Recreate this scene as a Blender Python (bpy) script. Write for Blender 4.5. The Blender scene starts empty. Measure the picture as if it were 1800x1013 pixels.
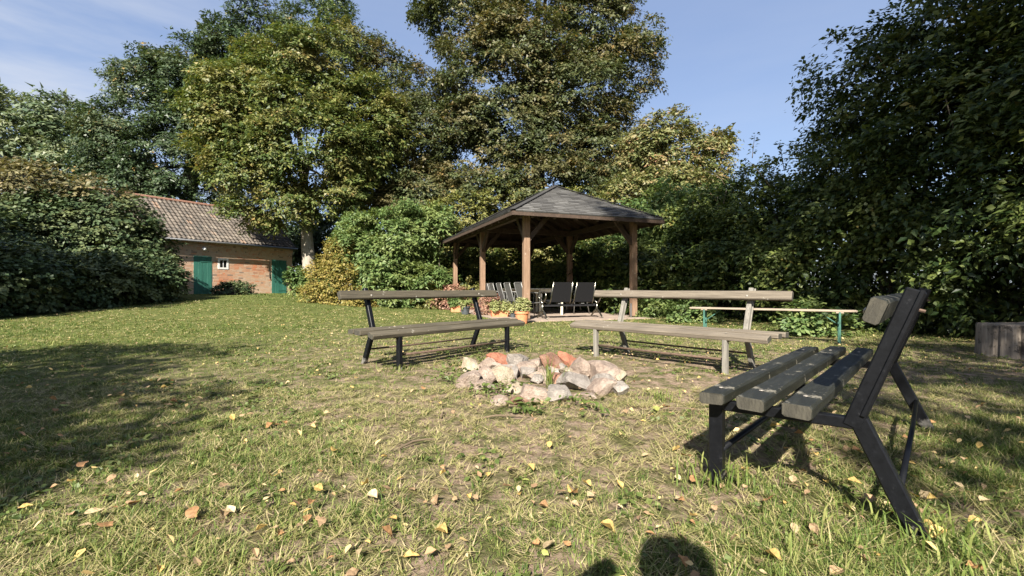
import bpy, bmesh, math, random
import numpy as np
from mathutils import Vector, Matrix, noise as mnoise

# ------------------------------------------------------------------ camera, sky, sun, exposure
scene = bpy.context.scene
C = scene.collection
R = math.radians
CAM_H = 0.87
FPX = 815.0                       # focal length in pixels of the 1800 px wide photograph
cam_d = bpy.data.cameras.new('camera'); cam = bpy.data.objects.new('camera', cam_d); C.objects.link(cam)
cam.location = (0, 0, CAM_H); cam.rotation_euler = (R(90), 0, 0)
cam_d.sensor_width = 36.0; cam_d.lens = FPX / 1800 * 36.0
cam_d.clip_start = 0.05; cam_d.clip_end = 2000
scene.camera = cam

SUN_EL, SUN_AZ = 37.0, 13.0       # the light travels away from the camera, 13 degrees to its right
ldir = Vector((math.sin(R(SUN_AZ)) * math.cos(R(SUN_EL)), math.cos(R(SUN_AZ)) * math.cos(R(SUN_EL)), -math.sin(R(SUN_EL))))
sun_d = bpy.data.lights.new('sun', 'SUN'); sun = bpy.data.objects.new('sun', sun_d); C.objects.link(sun)
sun_d.energy = 5.0; sun_d.angle = R(0.55); sun_d.color = (1.0, 0.94, 0.84)
sun.rotation_euler = ldir.to_track_quat('-Z', 'Y').to_euler(); sun.location = (-8, -30, 26)

world = bpy.data.worlds.new('World'); scene.world = world; world.use_nodes = True
wn, wl = world.node_tree.nodes, world.node_tree.links
wn.clear()
sky = wn.new('ShaderNodeTexSky'); sky.sky_type = 'NISHITA'; sky.sun_disc = False
sky.sun_elevation = R(SUN_EL); sky.sun_rotation = R(180 + SUN_AZ); sky.air_density = 1.0; sky.dust_density = 1.0; sky.ozone_density = 1.6
wtc = wn.new('ShaderNodeTexCoord')
wmap = wn.new('ShaderNodeMapping'); wmap.inputs['Rotation'].default_value = (0, R(-28), R(20)); wmap.inputs['Scale'].default_value = (2.2, 2.2, 11.0)
wno = wn.new('ShaderNodeTexNoise'); wno.inputs['Scale'].default_value = 1.3; wno.inputs['Detail'].default_value = 6; wno.inputs['Roughness'].default_value = 0.55
wrp = wn.new('ShaderNodeValToRGB'); wrp.color_ramp.elements[0].position = 0.38; wrp.color_ramp.elements[1].position = 0.80
wno2 = wn.new('ShaderNodeSeparateXYZ')
wmr = wn.new('ShaderNodeMapRange'); wmr.interpolation_type = 'SMOOTHSTEP'
wmr.inputs['From Min'].default_value = -0.30; wmr.inputs['From Max'].default_value = -0.74
wmr.inputs['To Min'].default_value = 0.10; wmr.inputs['To Max'].default_value = 0.85
wmul = wn.new('ShaderNodeMath'); wmul.operation = 'MULTIPLY'
wmix = wn.new('ShaderNodeMixRGB'); wmix.inputs['Color2'].default_value = (4.6, 4.8, 5.2, 1)
wsat = wn.new('ShaderNodeMixRGB'); wsat.inputs['Fac'].default_value = 0.45; wsat.inputs['Color2'].default_value = (2.5, 3.15, 5.0, 1)
wbg = wn.new('ShaderNodeBackground'); wbg.inputs['Strength'].default_value = 0.056
wout = wn.new('ShaderNodeOutputWorld')
wl.new(wtc.outputs['Generated'], wmap.inputs['Vector']); wl.new(wmap.outputs['Vector'], wno.inputs['Vector'])
wl.new(wno.outputs['Fac'], wrp.inputs['Fac']); wl.new(wtc.outputs['Generated'], wno2.inputs[0]); wl.new(wno2.outputs['X'], wmr.inputs['Value'])
wl.new(wrp.outputs['Color'], wmul.inputs[0]); wl.new(wmr.outputs['Result'], wmul.inputs[1])
wl.new(sky.outputs['Color'], wsat.inputs['Color1']); wl.new(wsat.outputs['Color'], wmix.inputs['Color1'])
wl.new(wmul.outputs[0], wmix.inputs['Fac']); wl.new(wmix.outputs['Color'], wbg.inputs['Color']); wl.new(wbg.outputs[0], wout.inputs[0])

vs = scene.view_settings
vs.view_transform = 'Standard'; vs.look = 'None'; vs.exposure = 1.65; vs.gamma = 1.0; vs.use_curve_mapping = False
scene.cycles.max_bounces = 6; scene.cycles.diffuse_bounces = 3; scene.cycles.transmission_bounces = 4; scene.cycles.transparent_max_bounces = 8

random.seed(4); rng = np.random.default_rng(11)

# ------------------------------------------------------------------ helpers
def W(px, py, d):
    """world point seen at pixel (px, py) of the photograph at distance d in front of the camera"""
    return Vector(((px - 900) / FPX * d, d, CAM_H + (506.5 - py) / FPX * d))

def sstep(t):
    t = np.clip(t, 0, 1); return t * t * (3 - 2 * t)

_NG = np.random.default_rng(3).random((64, 64))
def vnoise(x, y):
    x = np.asarray(x, float); y = np.asarray(y, float)
    xi = np.floor(x).astype(int); yi = np.floor(y).astype(int); fx = sstep(x - xi); fy = sstep(y - yi)
    g = lambda i, j: _NG[i % 64, j % 64]
    return (g(xi, yi) * (1 - fx) + g(xi + 1, yi) * fx) * (1 - fy) + (g(xi, yi + 1) * (1 - fx) + g(xi + 1, yi + 1) * fx) * fy

def gz(x, y):
    x = np.asarray(x, float); y = np.asarray(y, float)
    rise = 0.56 * sstep((y - 6) / 16) * sstep((-x - 1.5) / 10)
    near = np.exp(-((y - 4) / 10) ** 2)
    return rise + (vnoise(x * 1.1 + 7, y * 1.1) - .5) * .035 * near + (vnoise(x * 3.7, y * 3.7 + 9) - .5) * .022 * near
def gzf(x, y): return float(gz(x, y))

def tag(o, label=None, cat=None, group=None, kind=None):
    if label: o['label'] = label
    if cat: o['category'] = cat
    if group: o['group'] = group
    if kind: o['kind'] = kind
    return o

def thing(name, label, cat, loc=(0, 0, 0), rotz=0.0, group=None):
    o = bpy.data.objects.new(name, None); C.objects.link(o); o.empty_display_size = 0.2
    o.location = loc; o.rotation_euler = (0, 0, rotz)
    return tag(o, label, cat, group)

def obj(name, me, mat=None, parent=None):
    o = bpy.data.objects.new(name, me); C.objects.link(o)
    if mat is not None and not me.materials: me.materials.append(mat)
    if parent is not None: o.parent = parent
    return o

def copy_tree(o, parent=None):
    c = o.copy(); C.objects.link(c); c.parent = parent
    for ch in o.children: copy_tree(ch, c)
    return c

def mesh_np(name, V, F, mat, parent=None, tint=None, smooth=False, world=True):
    """numpy verts (n,3) and faces (m,k) -> object; world coordinates are made local to an unrotated parent"""
    V = np.asarray(V, np.float32)
    if parent is not None and world: V = V - np.array(parent.location, np.float32)
    F = np.asarray(F, np.int32); m, k = F.shape
    me = bpy.data.meshes.new(name)
    me.vertices.add(len(V)); me.vertices.foreach_set('co', V.ravel())
    me.loops.add(m * k); me.loops.foreach_set('vertex_index', F.ravel())
    me.polygons.add(m); me.polygons.foreach_set('loop_start', np.arange(0, m * k, k, dtype=np.int32))
    me.polygons.foreach_set('use_smooth', np.full(m, bool(smooth)))
    if tint is not None:
        a = me.attributes.new('tint', 'FLOAT_COLOR', 'POINT')
        t4 = np.ones((len(V), 4), np.float32); t4[:, :tint.shape[1]] = tint; a.data.foreach_set('color', t4.ravel())
    me.update(calc_edges=True)
    return obj(name, me, mat, parent)

class MB:
    def __init__(s): s.v = []; s.f = []
    def add(s, vs, fs):
        n = len(s.v); s.v += [tuple(v) for v in vs]; s.f += [tuple(i + n for i in f) for f in fs]; return s
    def box(s, x0, x1, y0, y1, z0, z1):
        return s.add([(x0, y0, z0), (x1, y0, z0), (x1, y1, z0), (x0, y1, z0), (x0, y0, z1), (x1, y0, z1), (x1, y1, z1), (x0, y1, z1)],
                     [(3, 2, 1, 0), (4, 5, 6, 7), (0, 1, 5, 4), (1, 2, 6, 5), (2, 3, 7, 6), (3, 0, 4, 7)])
    def beam(s, p0, p1, w, t, up=(0, 0, 1)):
        p0, p1 = Vector(p0), Vector(p1); d = (p1 - p0).normalized(); u = Vector(up)
        sd = d.cross(u)
        if sd.length < 1e-4: sd = d.cross(Vector((1, 0, 0)))
        sd.normalize(); u = sd.cross(d).normalized(); vs = []
        for p in (p0, p1):
            for a, b in ((-1, -1), (1, -1), (1, 1), (-1, 1)): vs.append(p + sd * (a * w / 2) + u * (b * t / 2))
        return s.add(vs, [(3, 2, 1, 0), (4, 5, 6, 7), (0, 1, 5, 4), (1, 2, 6, 5), (2, 3, 7, 6), (3, 0, 4, 7)])
    def tube(s, pts, rad, n=8, caps=True):
        pts = [Vector(p) for p in pts]
        if not hasattr(rad, '__len__'): rad = [rad] * len(pts)
        rings = []; ref = None
        for i, p in enumerate(pts):
            d = (pts[min(i + 1, len(pts) - 1)] - pts[max(i - 1, 0)]).normalized()
            if ref is None:
                ref = d.cross(Vector((0, 0, 1)))
                if ref.length < .05: ref = d.cross(Vector((1, 0, 0)))
            ref = (ref - d * ref.dot(d)).normalized(); b = d.cross(ref)
            rings.append([p + (ref * math.cos(2 * math.pi * k / n) + b * math.sin(2 * math.pi * k / n)) * rad[i] for k in range(n)])
        fs = []
        for i in range(len(pts) - 1):
            for k in range(n): fs.append((i * n + k, i * n + (k + 1) % n, (i + 1) * n + (k + 1) % n, (i + 1) * n + k))
        if caps: fs += [tuple(range(n - 1, -1, -1)), tuple((len(pts) - 1) * n + k for k in range(n))]
        return s.add([v for r in rings for v in r], fs)
    def lathe(s, prof, n=20):
        vs, fs = [], []
        for r, z in prof: vs += [(r * math.cos(2 * math.pi * k / n), r * math.sin(2 * math.pi * k / n), z) for k in range(n)]
        for i in range(len(prof) - 1):
            for k in range(n): fs.append((i * n + k, i * n + (k + 1) % n, (i + 1) * n + (k + 1) % n, (i + 1) * n + k))
        return s.add(vs, fs)
    def build(s, name, mat, parent=None, bevel=0.0, smooth=False, seg=1):
        me = bpy.data.meshes.new(name); me.from_pydata(s.v, [], s.f); me.update()
        if bevel > 0:
            bm = bmesh.new(); bm.from_mesh(me)
            bmesh.ops.bevel(bm, geom=bm.edges[:], offset=bevel, segments=seg, affect='EDGES', profile=.5)
            bm.to_mesh(me); bm.free()
        if smooth:
            for p in me.polygons: p.use_smooth = True
        return obj(name, me, mat, parent)

# ------------------------------------------------------------------ materials
def nmat(name):
    m = bpy.data.materials.new(name); m.use_nodes = True
    nt = m.node_tree; b = nt.nodes['Principled BSDF']; return m, nt, nt.nodes, nt.links, b

def tex(n, l, kind, scale, coord, mapscale=None, detail=5, rough=.55, **kw):
    v = coord
    if mapscale is not None:
        mp = n.new('ShaderNodeMapping'); mp.inputs['Scale'].default_value = mapscale; l.new(coord, mp.inputs['Vector']); v = mp.outputs['Vector']
    t = n.new({'noise': 'ShaderNodeTexNoise', 'voronoi': 'ShaderNodeTexVoronoi'}[kind]); t.inputs['Scale'].default_value = scale
    if kind == 'noise': t.inputs['Detail'].default_value = detail; t.inputs['Roughness'].default_value = rough
    l.new(v, t.inputs['Vector']); return t

def ramp(n, l, src, stops):
    r = n.new('ShaderNodeValToRGB'); e = r.color_ramp.elements
    while len(e) < len(stops): e.new(.5)
    for i, (p, c) in enumerate(stops):
        e[i].position = p; e[i].color = (*c, 1) if len(c) == 3 else c
    l.new(src, r.inputs['Fac']); return r

def mixc(n, l, fac, a, b, mode='MIX'):
    m = n.new('ShaderNodeMixRGB'); m.blend_type = mode
    for s, v in (('Fac', fac), ('Color1', a), ('Color2', b)):
        if isinstance(v, (int, float)): m.inputs[s].default_value = v
        elif isinstance(v, tuple): m.inputs[s].default_value = (*v, 1)
        else: l.new(v, m.inputs[s])
    return m.outputs['Color']

def bump(n, l, b, h, strength, dist=.01):
    bp = n.new('ShaderNodeBump'); bp.inputs['Strength'].default_value = strength; bp.inputs['Distance'].default_value = dist
    l.new(h, bp.inputs['Height']); l.new(bp.outputs['Normal'], b.inputs['Normal'])

def wood_mat(name, c0, c1, c2, spots=None, spot_lo=.62, grain=(1.4, 26, 26), rough=.8, spot_scale=9):
    m, nt, n, l, b = nmat(name)
    tc = n.new('ShaderNodeTexCoord').outputs['Object']
    g = tex(n, l, 'noise', 2.2, tc, grain, 8, .7); big = tex(n, l, 'noise', 2.6, tc, None, 4)
    col = ramp(n, l, g.outputs['Fac'], [(.30, c0), (.52, c1), (.72, c2)]).outputs['Color']
    col = mixc(n, l, mixc(n, l, 1.0, big.outputs['Fac'], (.7, .7, .7), 'MULTIPLY'), col, c0)
    if spots:
        s = tex(n, l, 'noise', spot_scale, tc, None, 7, .72)
        col = mixc(n, l, ramp(n, l, s.outputs['Fac'], [(spot_lo, (0, 0, 0)), (spot_lo + .06, (1, 1, 1))]).outputs['Color'], col, spots)
    l.new(col, b.inputs['Base Color']); b.inputs['Roughness'].default_value = rough
    bump(n, l, b, g.outputs['Fac'], .8, .008); return m

def plain_mat(name, col, rough=.6, metal=0, var=.25, scale=14, spec=.4, bumpy=0):
    m, nt, n, l, b = nmat(name); tc = n.new('ShaderNodeTexCoord').outputs['Object']
    t = tex(n, l, 'noise', scale, tc, None, 6, .65)
    dark = tuple(c * (1 - var) for c in col); lite = tuple(min(1, c * (1 + var)) for c in col)
    l.new(ramp(n, l, t.outputs['Fac'], [(.3, dark), (.7, lite)]).outputs['Color'], b.inputs['Base Color'])
    b.inputs['Roughness'].default_value = rough; b.inputs['Metallic'].default_value = metal; b.inputs['Specular IOR Level'].default_value = spec
    if bumpy: bump(n, l, b, t.outputs['Fac'], bumpy, .01)
    return m

def leaf_mat(name, stops, clump=None, trans=.28, rough=.5, spec=.35, clump_amt=.6):
    """tint.x: per leaf, tint.y: per clump"""
    m, nt, n, l, b = nmat(name)
    at = n.new('ShaderNodeAttribute'); at.attribute_name = 'tint'
    sp = n.new('ShaderNodeSeparateColor'); l.new(at.outputs['Color'], sp.inputs[0])
    col = ramp(n, l, sp.outputs[0], stops).outputs['Color']
    if clump:
        f = ramp(n, l, sp.outputs[1], [(.45, (0, 0, 0)), (.95, (clump_amt,) * 3)]).outputs['Color']
        col = mixc(n, l, f, col, clump)
    l.new(col, b.inputs['Base Color']); b.inputs['Roughness'].default_value = rough; b.inputs['Specular IOR Level'].default_value = spec
    tr = n.new('ShaderNodeBsdfTranslucent'); l.new(mixc(n, l, 1.0, col, (1.25, 1.25, .7), 'MULTIPLY'), tr.inputs['Color'])
    mx = n.new('ShaderNodeMixShader'); mx.inputs['Fac'].default_value = trans
    l.new(b.outputs[0], mx.inputs[1]); l.new(tr.outputs[0], mx.inputs[2]); l.new(mx.outputs[0], n['Material Output'].inputs['Surface'])
    return m

M = {}
M['bench_olive'] = wood_mat('weathered olive bench wood', (.030, .025, .016), (.092, .077, .049), (.170, .143, .094), (.28, .26, .21), .64, (1.0, 34, 34))
M['bench_grey'] = wood_mat('silvery bench wood', (.056, .044, .031), (.175, .145, .107), (.285, .245, .188), (.37, .34, .28), .66, (1.0, 34, 34))
M['bench_dark'] = wood_mat('flaking dark green bench paint', (.007, .008, .006), (.018, .019, .014), (.040, .040, .030), (.17, .155, .12), .58, (2.0, 14, 14), .5, 11)
M['end_grain'] = wood_mat('dark end grain', (.022, .020, .014), (.050, .045, .032), (.095, .085, .060), None, .6, (6, 22, 6), .85)
M['post'] = wood_mat('brown stained timber post', (.11, .064, .038), (.25, .155, .095), (.38, .265, .18), (.42, .35, .28), .62, (26, 26, 1.2), .75)
M['timber'] = wood_mat('dark brown roof timber', (.030, .018, .011), (.062, .038, .024), (.105, .070, .047), None, .6, (6, 6, 6), .75)
M['grey_leg'] = wood_mat('greyed painted leg', (.10, .092, .078), (.20, .185, .155), (.31, .285, .24), (.05, .045, .04), .64, (22, 22, 1.5), .8)
M['old_plank'] = wood_mat('sun bleached plank', (.18, .14, .10), (.33, .27, .20), (.44, .37, .29), None, .6, (1.4, 26, 26), .8)
M['log'] = wood_mat('grey barkless log', (.085, .068, .052), (.21, .175, .14), (.36, .315, .26), (.045, .036, .028), .56, (14, 14, 1.0), .9, 6)
M['bark'] = wood_mat('grey brown bark', (.055, .045, .034), (.14, .115, .085), (.24, .205, .155), None, .6, (9, 9, 1.6), .95)
M['bark_pale'] = wood_mat('pale lime bark', (.16, .14, .11), (.34, .30, .24), (.46, .42, .34), (.12, .10, .08), .62, (8, 8, 1.6), .95)
M['twig'] = plain_mat('dry twig', (.13, .095, .06), .9, var=.4)

def iron_mat():
    m, nt, n, l, b = nmat('worn blue black paint on iron'); tc = n.new('ShaderNodeTexCoord').outputs['Object']
    s = tex(n, l, 'noise', 30, tc, None, 8, .75); s2 = tex(n, l, 'noise', 9, tc, (1, 1, 1), 6, .7); sp = n.new('ShaderNodeSeparateXYZ'); l.new(tc, sp.inputs[0])
    col = ramp(n, l, s.outputs['Fac'], [(.3, (.0022, .0024, .0032)), (.60, (.0055, .006, .0075)), (.70, (.022, .022, .024)), (.80, (.11, .11, .11))]).outputs['Color']
    low = n.new('ShaderNodeMapRange'); low.inputs['From Min'].default_value = .02; low.inputs['From Max'].default_value = .20
    low.inputs['To Min'].default_value = .62; low.inputs['To Max'].default_value = .40; l.new(sp.outputs['Z'], low.inputs['Value'])
    ad = n.new('ShaderNodeMath'); ad.operation = 'ADD'; l.new(s2.outputs['Fac'], ad.inputs[0]); l.new(low.outputs[0], ad.inputs[1])
    f = ramp(n, l, ad.outputs[0], [(1.02 - .0, (0, 0, 0)), (1.0, (0, 0, 0))]); f.color_ramp.elements[0].position = .0
    r2 = n.new('ShaderNodeMapRange'); r2.inputs['From Min'].default_value = 1.10; r2.inputs['From Max'].default_value = 1.18; l.new(ad.outputs[0], r2.inputs['Value'])
    col = mixc(n, l, r2.outputs[0], col, (.15, .14, .125))
    l.new(col, b.inputs['Base Color']); b.inputs['Roughness'].default_value = .40; b.inputs['Specular IOR Level'].default_value = .22; bump(n, l, b, s.outputs['Fac'], .25, .004); return m
M['iron'] = iron_mat()
M['rust'] = plain_mat('rusty stretcher bar', (.085, .055, .038), .85, var=.45, scale=30)
M['bolt'] = plain_mat('galvanised bolt', (.30, .27, .23), .5, .5)
M['black_metal'] = plain_mat('black painted steel', (.018, .018, .020), .35)
M['mesh_black'] = plain_mat('black woven seat fabric', (.010, .010, .011), .8, var=.4, scale=60, spec=.15)
M['chrome'] = plain_mat('tarnished chrome', (.22, .21, .17), .25, .95, var=.25)
M['alu'] = plain_mat('brushed aluminium tube', (.22, .217, .205), .45, .7)
M['cream_paint'] = plain_mat('cream painted table', (.62, .58, .45), .5)
M['terracotta'] = plain_mat('terracotta pot', (.52, .20, .095), .75, var=.22)
M['pot_plastic'] = plain_mat('dull charcoal pot', (.055, .062, .066), .6)
M['soil'] = plain_mat('potting soil', (.03, .022, .015), .95, bumpy=.6)
M['green_iron'] = plain_mat('turquoise green bench leg', (.035, .105, .078), .65, var=.4)
M['green_door'] = wood_mat('teal green door paint', (.022, .105, .078), (.038, .165, .120), (.06, .215, .16), (.10, .14, .10), .70, (10, 10, .9), .6)
M['white_paint'] = plain_mat('whitewash', (.74, .72, .68), .7, var=.12)
M['glass_dark'] = plain_mat('dark window glass', (.012, .014, .016), .08, spec=.6)
M['gutter'] = plain_mat('dull zinc gutter', (.23, .23, .23), .5, .6)
M['mortar'] = plain_mat('old lime mortar', (.42, .345, .265), .95, var=.3, scale=9, bumpy=.4)
M['concrete'] = plain_mat('worn pinkish paving', (.25, .195, .155), .9, var=.18, scale=5, bumpy=.3)
M['lamp_white'] = plain_mat('white enamel lamp', (.82, .82, .80), .35, var=.05)
M['geranium'] = plain_mat('red geranium petals', (.72, .07, .03), .6)
M['ridge_tile'] = plain_mat('orange clay ridge tile', (.22, .115, .078), .8, var=.3)

def tint_mat(name, stops, rough=.9, nscale=24, namt=.5, lich=None, bumps=.5):
    m, nt, n, l, b = nmat(name); at = n.new('ShaderNodeAttribute'); at.attribute_name = 'tint'
    sp = n.new('ShaderNodeSeparateColor'); l.new(at.outputs['Color'], sp.inputs[0])
    col = ramp(n, l, sp.outputs[0], stops).outputs['Color']; tc = n.new('ShaderNodeTexCoord').outputs['Object']
    t = tex(n, l, 'noise', nscale, tc, None, 6, .7)
    col = mixc(n, l, namt, col, ramp(n, l, t.outputs['Fac'], [(.25, (.25, .25, .25)), (.75, (1.0, 1.0, 1.0))]).outputs['Color'], 'MULTIPLY')
    if lich:
        t2 = tex(n, l, 'noise', lich[0], tc, None, 6, .7)
        col = mixc(n, l, ramp(n, l, t2.outputs['Fac'], [(lich[1], (0, 0, 0)), (lich[1] + .1, (1, 1, 1))]).outputs['Color'], col, lich[2])
    l.new(col, b.inputs['Base Color']); b.inputs['Roughness'].default_value = rough; bump(n, l, b, t.outputs['Fac'], bumps, .01); return m
M['brick'] = tint_mat('old red brick', [(0, (.54, .40, .29)), (.35, (.54, .37, .25)), (.62, (.54, .29, .175)), (.85, (.56, .21, .10)), (1, (.28, .20, .15))], .9, 30, .15, (2.2, .64, (.46, .40, .32)), .12)
M['tile'] = tint_mat('mossy clay pantile', [(0, (.065, .058, .048)), (.5, (.100, .080, .062)), (.85, (.185, .155, .122)), (1, (.21, .14, .095))], .8, 14, .5, (2.6, .62, (.09, .08, .06)))
M['shingle'] = tint_mat('mossy grey bitumen shingle', [(0, (.032, .030, .028)), (.5, (.070, .067, .062)), (1, (.125, .121, .113))], .9, 30, .5, (1.7, .60, (.045, .042, .032)))

def stone_mat(name, c0, c1, c2, speck=(.42, .39, .35)):
    m, nt, n, l, b = nmat(name); tc = n.new('ShaderNodeTexCoord').outputs['Object']
    big = tex(n, l, 'noise', 7, tc, None, 6, .65); fine = tex(n, l, 'noise', 55, tc, None, 5, .7); v = tex(n, l, 'voronoi', 60, tc)
    col = ramp(n, l, big.outputs['Fac'], [(.32, c0), (.5, c1), (.68, c2)]).outputs['Color']
    col = mixc(n, l, .45, col, ramp(n, l, fine.outputs['Fac'], [(.3, (.45, .42, .40)), (.7, (1, 1, 1))]).outputs['Color'], 'MULTIPLY')
    col = mixc(n, l, ramp(n, l, v.outputs['Distance'], [(.0, (.35, .35, .35)), (.22, (0, 0, 0))]).outputs['Color'], col, speck)
    l.new(col, b.inputs['Base Color']); b.inputs['Roughness'].default_value = .9
    ad = n.new('ShaderNodeMath'); ad.operation = 'ADD'; l.new(big.outputs['Fac'], ad.inputs[0]); l.new(fine.outputs['Fac'], ad.inputs[1])
    bump(n, l, b, ad.outputs[0], 1.0, .018); return m
M['stone_pink'] = stone_mat('pale pink granite', (.155, .110, .085), (.27, .205, .16), (.36, .295, .24))
M['stone_red'] = stone_mat('orange red stone', (.23, .08, .045), (.33, .125, .07), (.37, .18, .115), (.38, .24, .18))
M['stone_grey'] = stone_mat('grey granite', (.135, .118, .10), (.245, .215, .185), (.35, .315, .275))
M['stone_cream'] = stone_mat('cream sandstone', (.21, .16, .105), (.33, .27, .19), (.40, .35, .265))
M['stone_brown'] = stone_mat('scorched brown stone', (.09, .05, .032), (.24, .12, .075), (.32, .20, .14))

# leaves: stops run over the per-leaf tint
M['leaf_lime'] = leaf_mat('yellowing lime tree leaves', [(0, (.038, .066, .015)), (.45, (.086, .114, .028)), (.8, (.165, .175, .048)), (.97, (.25, .205, .062)), (1, (.34, .19, .055))], (.19, .170, .062), .28, clump_amt=.6)
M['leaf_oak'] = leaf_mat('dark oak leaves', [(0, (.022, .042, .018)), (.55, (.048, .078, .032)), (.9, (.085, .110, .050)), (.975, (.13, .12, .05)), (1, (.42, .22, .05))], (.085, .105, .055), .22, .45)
M['leaf_bronze'] = leaf_mat('bronze green hornbeam leaves', [(0, (.033, .045, .016)), (.5, (.064, .082, .030)), (.85, (.112, .120, .046)), (.985, (.18, .14, .052)), (1, (.45, .24, .06))], (.130, .103, .045), .28, clump_amt=.7)
M['leaf_far'] = leaf_mat('pale far walnut leaves', [(0, (.045, .075, .035)), (.5, (.095, .130, .065)), (1, (.18, .21, .12))], (.22, .23, .13), .25)
M['leaf_rust'] = leaf_mat('rust tinged autumn leaves', [(0, (.070, .095, .030)), (.5, (.145, .160, .055)), (.8, (.23, .205, .085)), (.95, (.31, .20, .10)), (1, (.42, .19, .11))], (.27, .20, .105), .28, clump_amt=.4)
M['leaf_elder'] = leaf_mat('fresh green elder leaves', [(0, (.055, .100, .028)), (.5, (.110, .165, .050)), (1, (.200, .245, .085))], (.17, .20, .06), .30)
M['leaf_yellowbush'] = leaf_mat('yellow green bush leaves', [(0, (.09, .10, .022)), (.5, (.20, .18, .045)), (.9, (.33, .26, .07)), (1, (.42, .24, .07))], (.30, .23, .07), .30)
M['leaf_backshrub'] = leaf_mat('yellow green shrub leaves', [(0, (.060, .080, .018)), (.5, (.135, .145, .038)), (1, (.27, .24, .075))], (.27, .24, .09), .30)
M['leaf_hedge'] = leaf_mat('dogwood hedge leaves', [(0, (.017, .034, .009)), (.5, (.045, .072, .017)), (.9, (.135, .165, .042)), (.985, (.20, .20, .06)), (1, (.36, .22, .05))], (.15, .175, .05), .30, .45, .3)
M['leaf_ivy'] = leaf_mat('dark ivy leaves', [(0, (.028, .048, .020)), (.5, (.055, .085, .036)), (1, (.105, .135, .065))], (.14, .15, .06), .16, .5, .22)
M['leaf_vine'] = leaf_mat('browning vine leaves', [(0, (.060, .060, .026)), (.5, (.125, .110, .050)), (1, (.22, .165, .085))], (.17, .16, .06), .25)
M['leaf_weed'] = leaf_mat('weed leaves', [(0, (.055, .085, .018)), (.5, (.10, .135, .032)), (1, (.16, .19, .06))], None, .30)
M['leaf_pot'] = leaf_mat('pale pot plant leaves', [(0, (.16, .19, .06)), (.5, (.28, .29, .12)), (1, (.40, .38, .19))], None, .28)
M['leaf_sedum'] = leaf_mat('reddish stonecrop leaves', [(0, (.15, .07, .05)), (.5, (.27, .135, .095)), (1, (.34, .24, .15))], None, .2)
M['grass'] = leaf_mat('lawn grass blades', [(0, (.045, .078, .014)), (.30, (.112, .155, .034)), (.50, (.195, .215, .062)), (.70, (.300, .265, .115)), (1, (.43, .355, .205))], None, .25, .6, .2)
M['fallen_small'] = leaf_mat('small fallen leaves', [(0, (.52, .34, .12)), (.3, (.56, .42, .20)), (.55, (.48, .35, .21)), (.75, (.34, .21, .11)), (1, (.20, .13, .08))], None, .2, .7, .2)

def ground_mat():
    m, nt, n, l, b = nmat('bare lawn soil with shade darkened thatch'); tc = n.new('ShaderNodeTexCoord').outputs['Object']
    a = tex(n, l, 'noise', 1.1, tc, None, 6, .6); f = tex(n, l, 'noise', 26, tc, None, 8, .75); g = tex(n, l, 'noise', 5.5, tc, None, 6, .65)
    soil = ramp(n, l, f.outputs['Fac'], [(.28, (.085, .058, .040)), (.5, (.25, .18, .130)), (.72, (.38, .29, .215))]).outputs['Color']
    that = ramp(n, l, f.outputs['Fac'], [(.3, (.035, .036, .013)), (.5, (.085, .085, .032)), (.72, (.19, .172, .078))]).outputs['Color']  # thatch tone, darkened to paint in the shade between grass blades
    col = mixc(n, l, ramp(n, l, g.outputs['Fac'], [(.40, (0, 0, 0)), (.58, (1, 1, 1))]).outputs['Color'], that, soil)
    green = ramp(n, l, f.outputs['Fac'], [(.3, (.040, .052, .012)), (.7, (.135, .145, .046))]).outputs['Color']
    sp = n.new('ShaderNodeSeparateXYZ'); l.new(tc, sp.inputs[0])
    mr = n.new('ShaderNodeMapRange'); mr.interpolation_type = 'SMOOTHSTEP'; mr.inputs['From Min'].default_value = 4.5; mr.inputs['From Max'].default_value = 12.0; ay = n.new('ShaderNodeMath'); ay.operation = 'MULTIPLY_ADD'; l.new(a.outputs['Fac'], ay.inputs[0]); ay.inputs[1].default_value = 7.0; l.new(sp.outputs['Y'], ay.inputs[2]); l.new(ay.outputs[0], mr.inputs['Value']); mr.inputs['From Min'].default_value = 7.5; mr.inputs['From Max'].default_value = 16.0
    mr2 = n.new('ShaderNodeMapRange'); mr2.interpolation_type = 'SMOOTHSTEP'; mr2.inputs['From Min'].default_value = 3.0; mr2.inputs['From Max'].default_value = -4.0; ax = n.new('ShaderNodeMath'); ax.operation = 'MULTIPLY_ADD'; l.new(g.outputs['Fac'], ax.inputs[0]); ax.inputs[1].default_value = 5.0; l.new(sp.outputs['X'], ax.inputs[2]); l.new(ax.outputs[0], mr2.inputs['Value'])
    mm = n.new('ShaderNodeMath'); mm.operation = 'MAXIMUM'; l.new(mr.outputs[0], mm.inputs[0]); l.new(mr2.outputs[0], mm.inputs[1])
    col = mixc(n, l, mm.outputs[0], col, green)
    l.new(col, b.inputs['Base Color']); b.inputs['Roughness'].default_value = .95; b.inputs['Specular IOR Level'].default_value = .1
    bump(n, l, b, f.outputs['Fac'], .9, .03); return m
M['ground'] = ground_mat()

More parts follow.
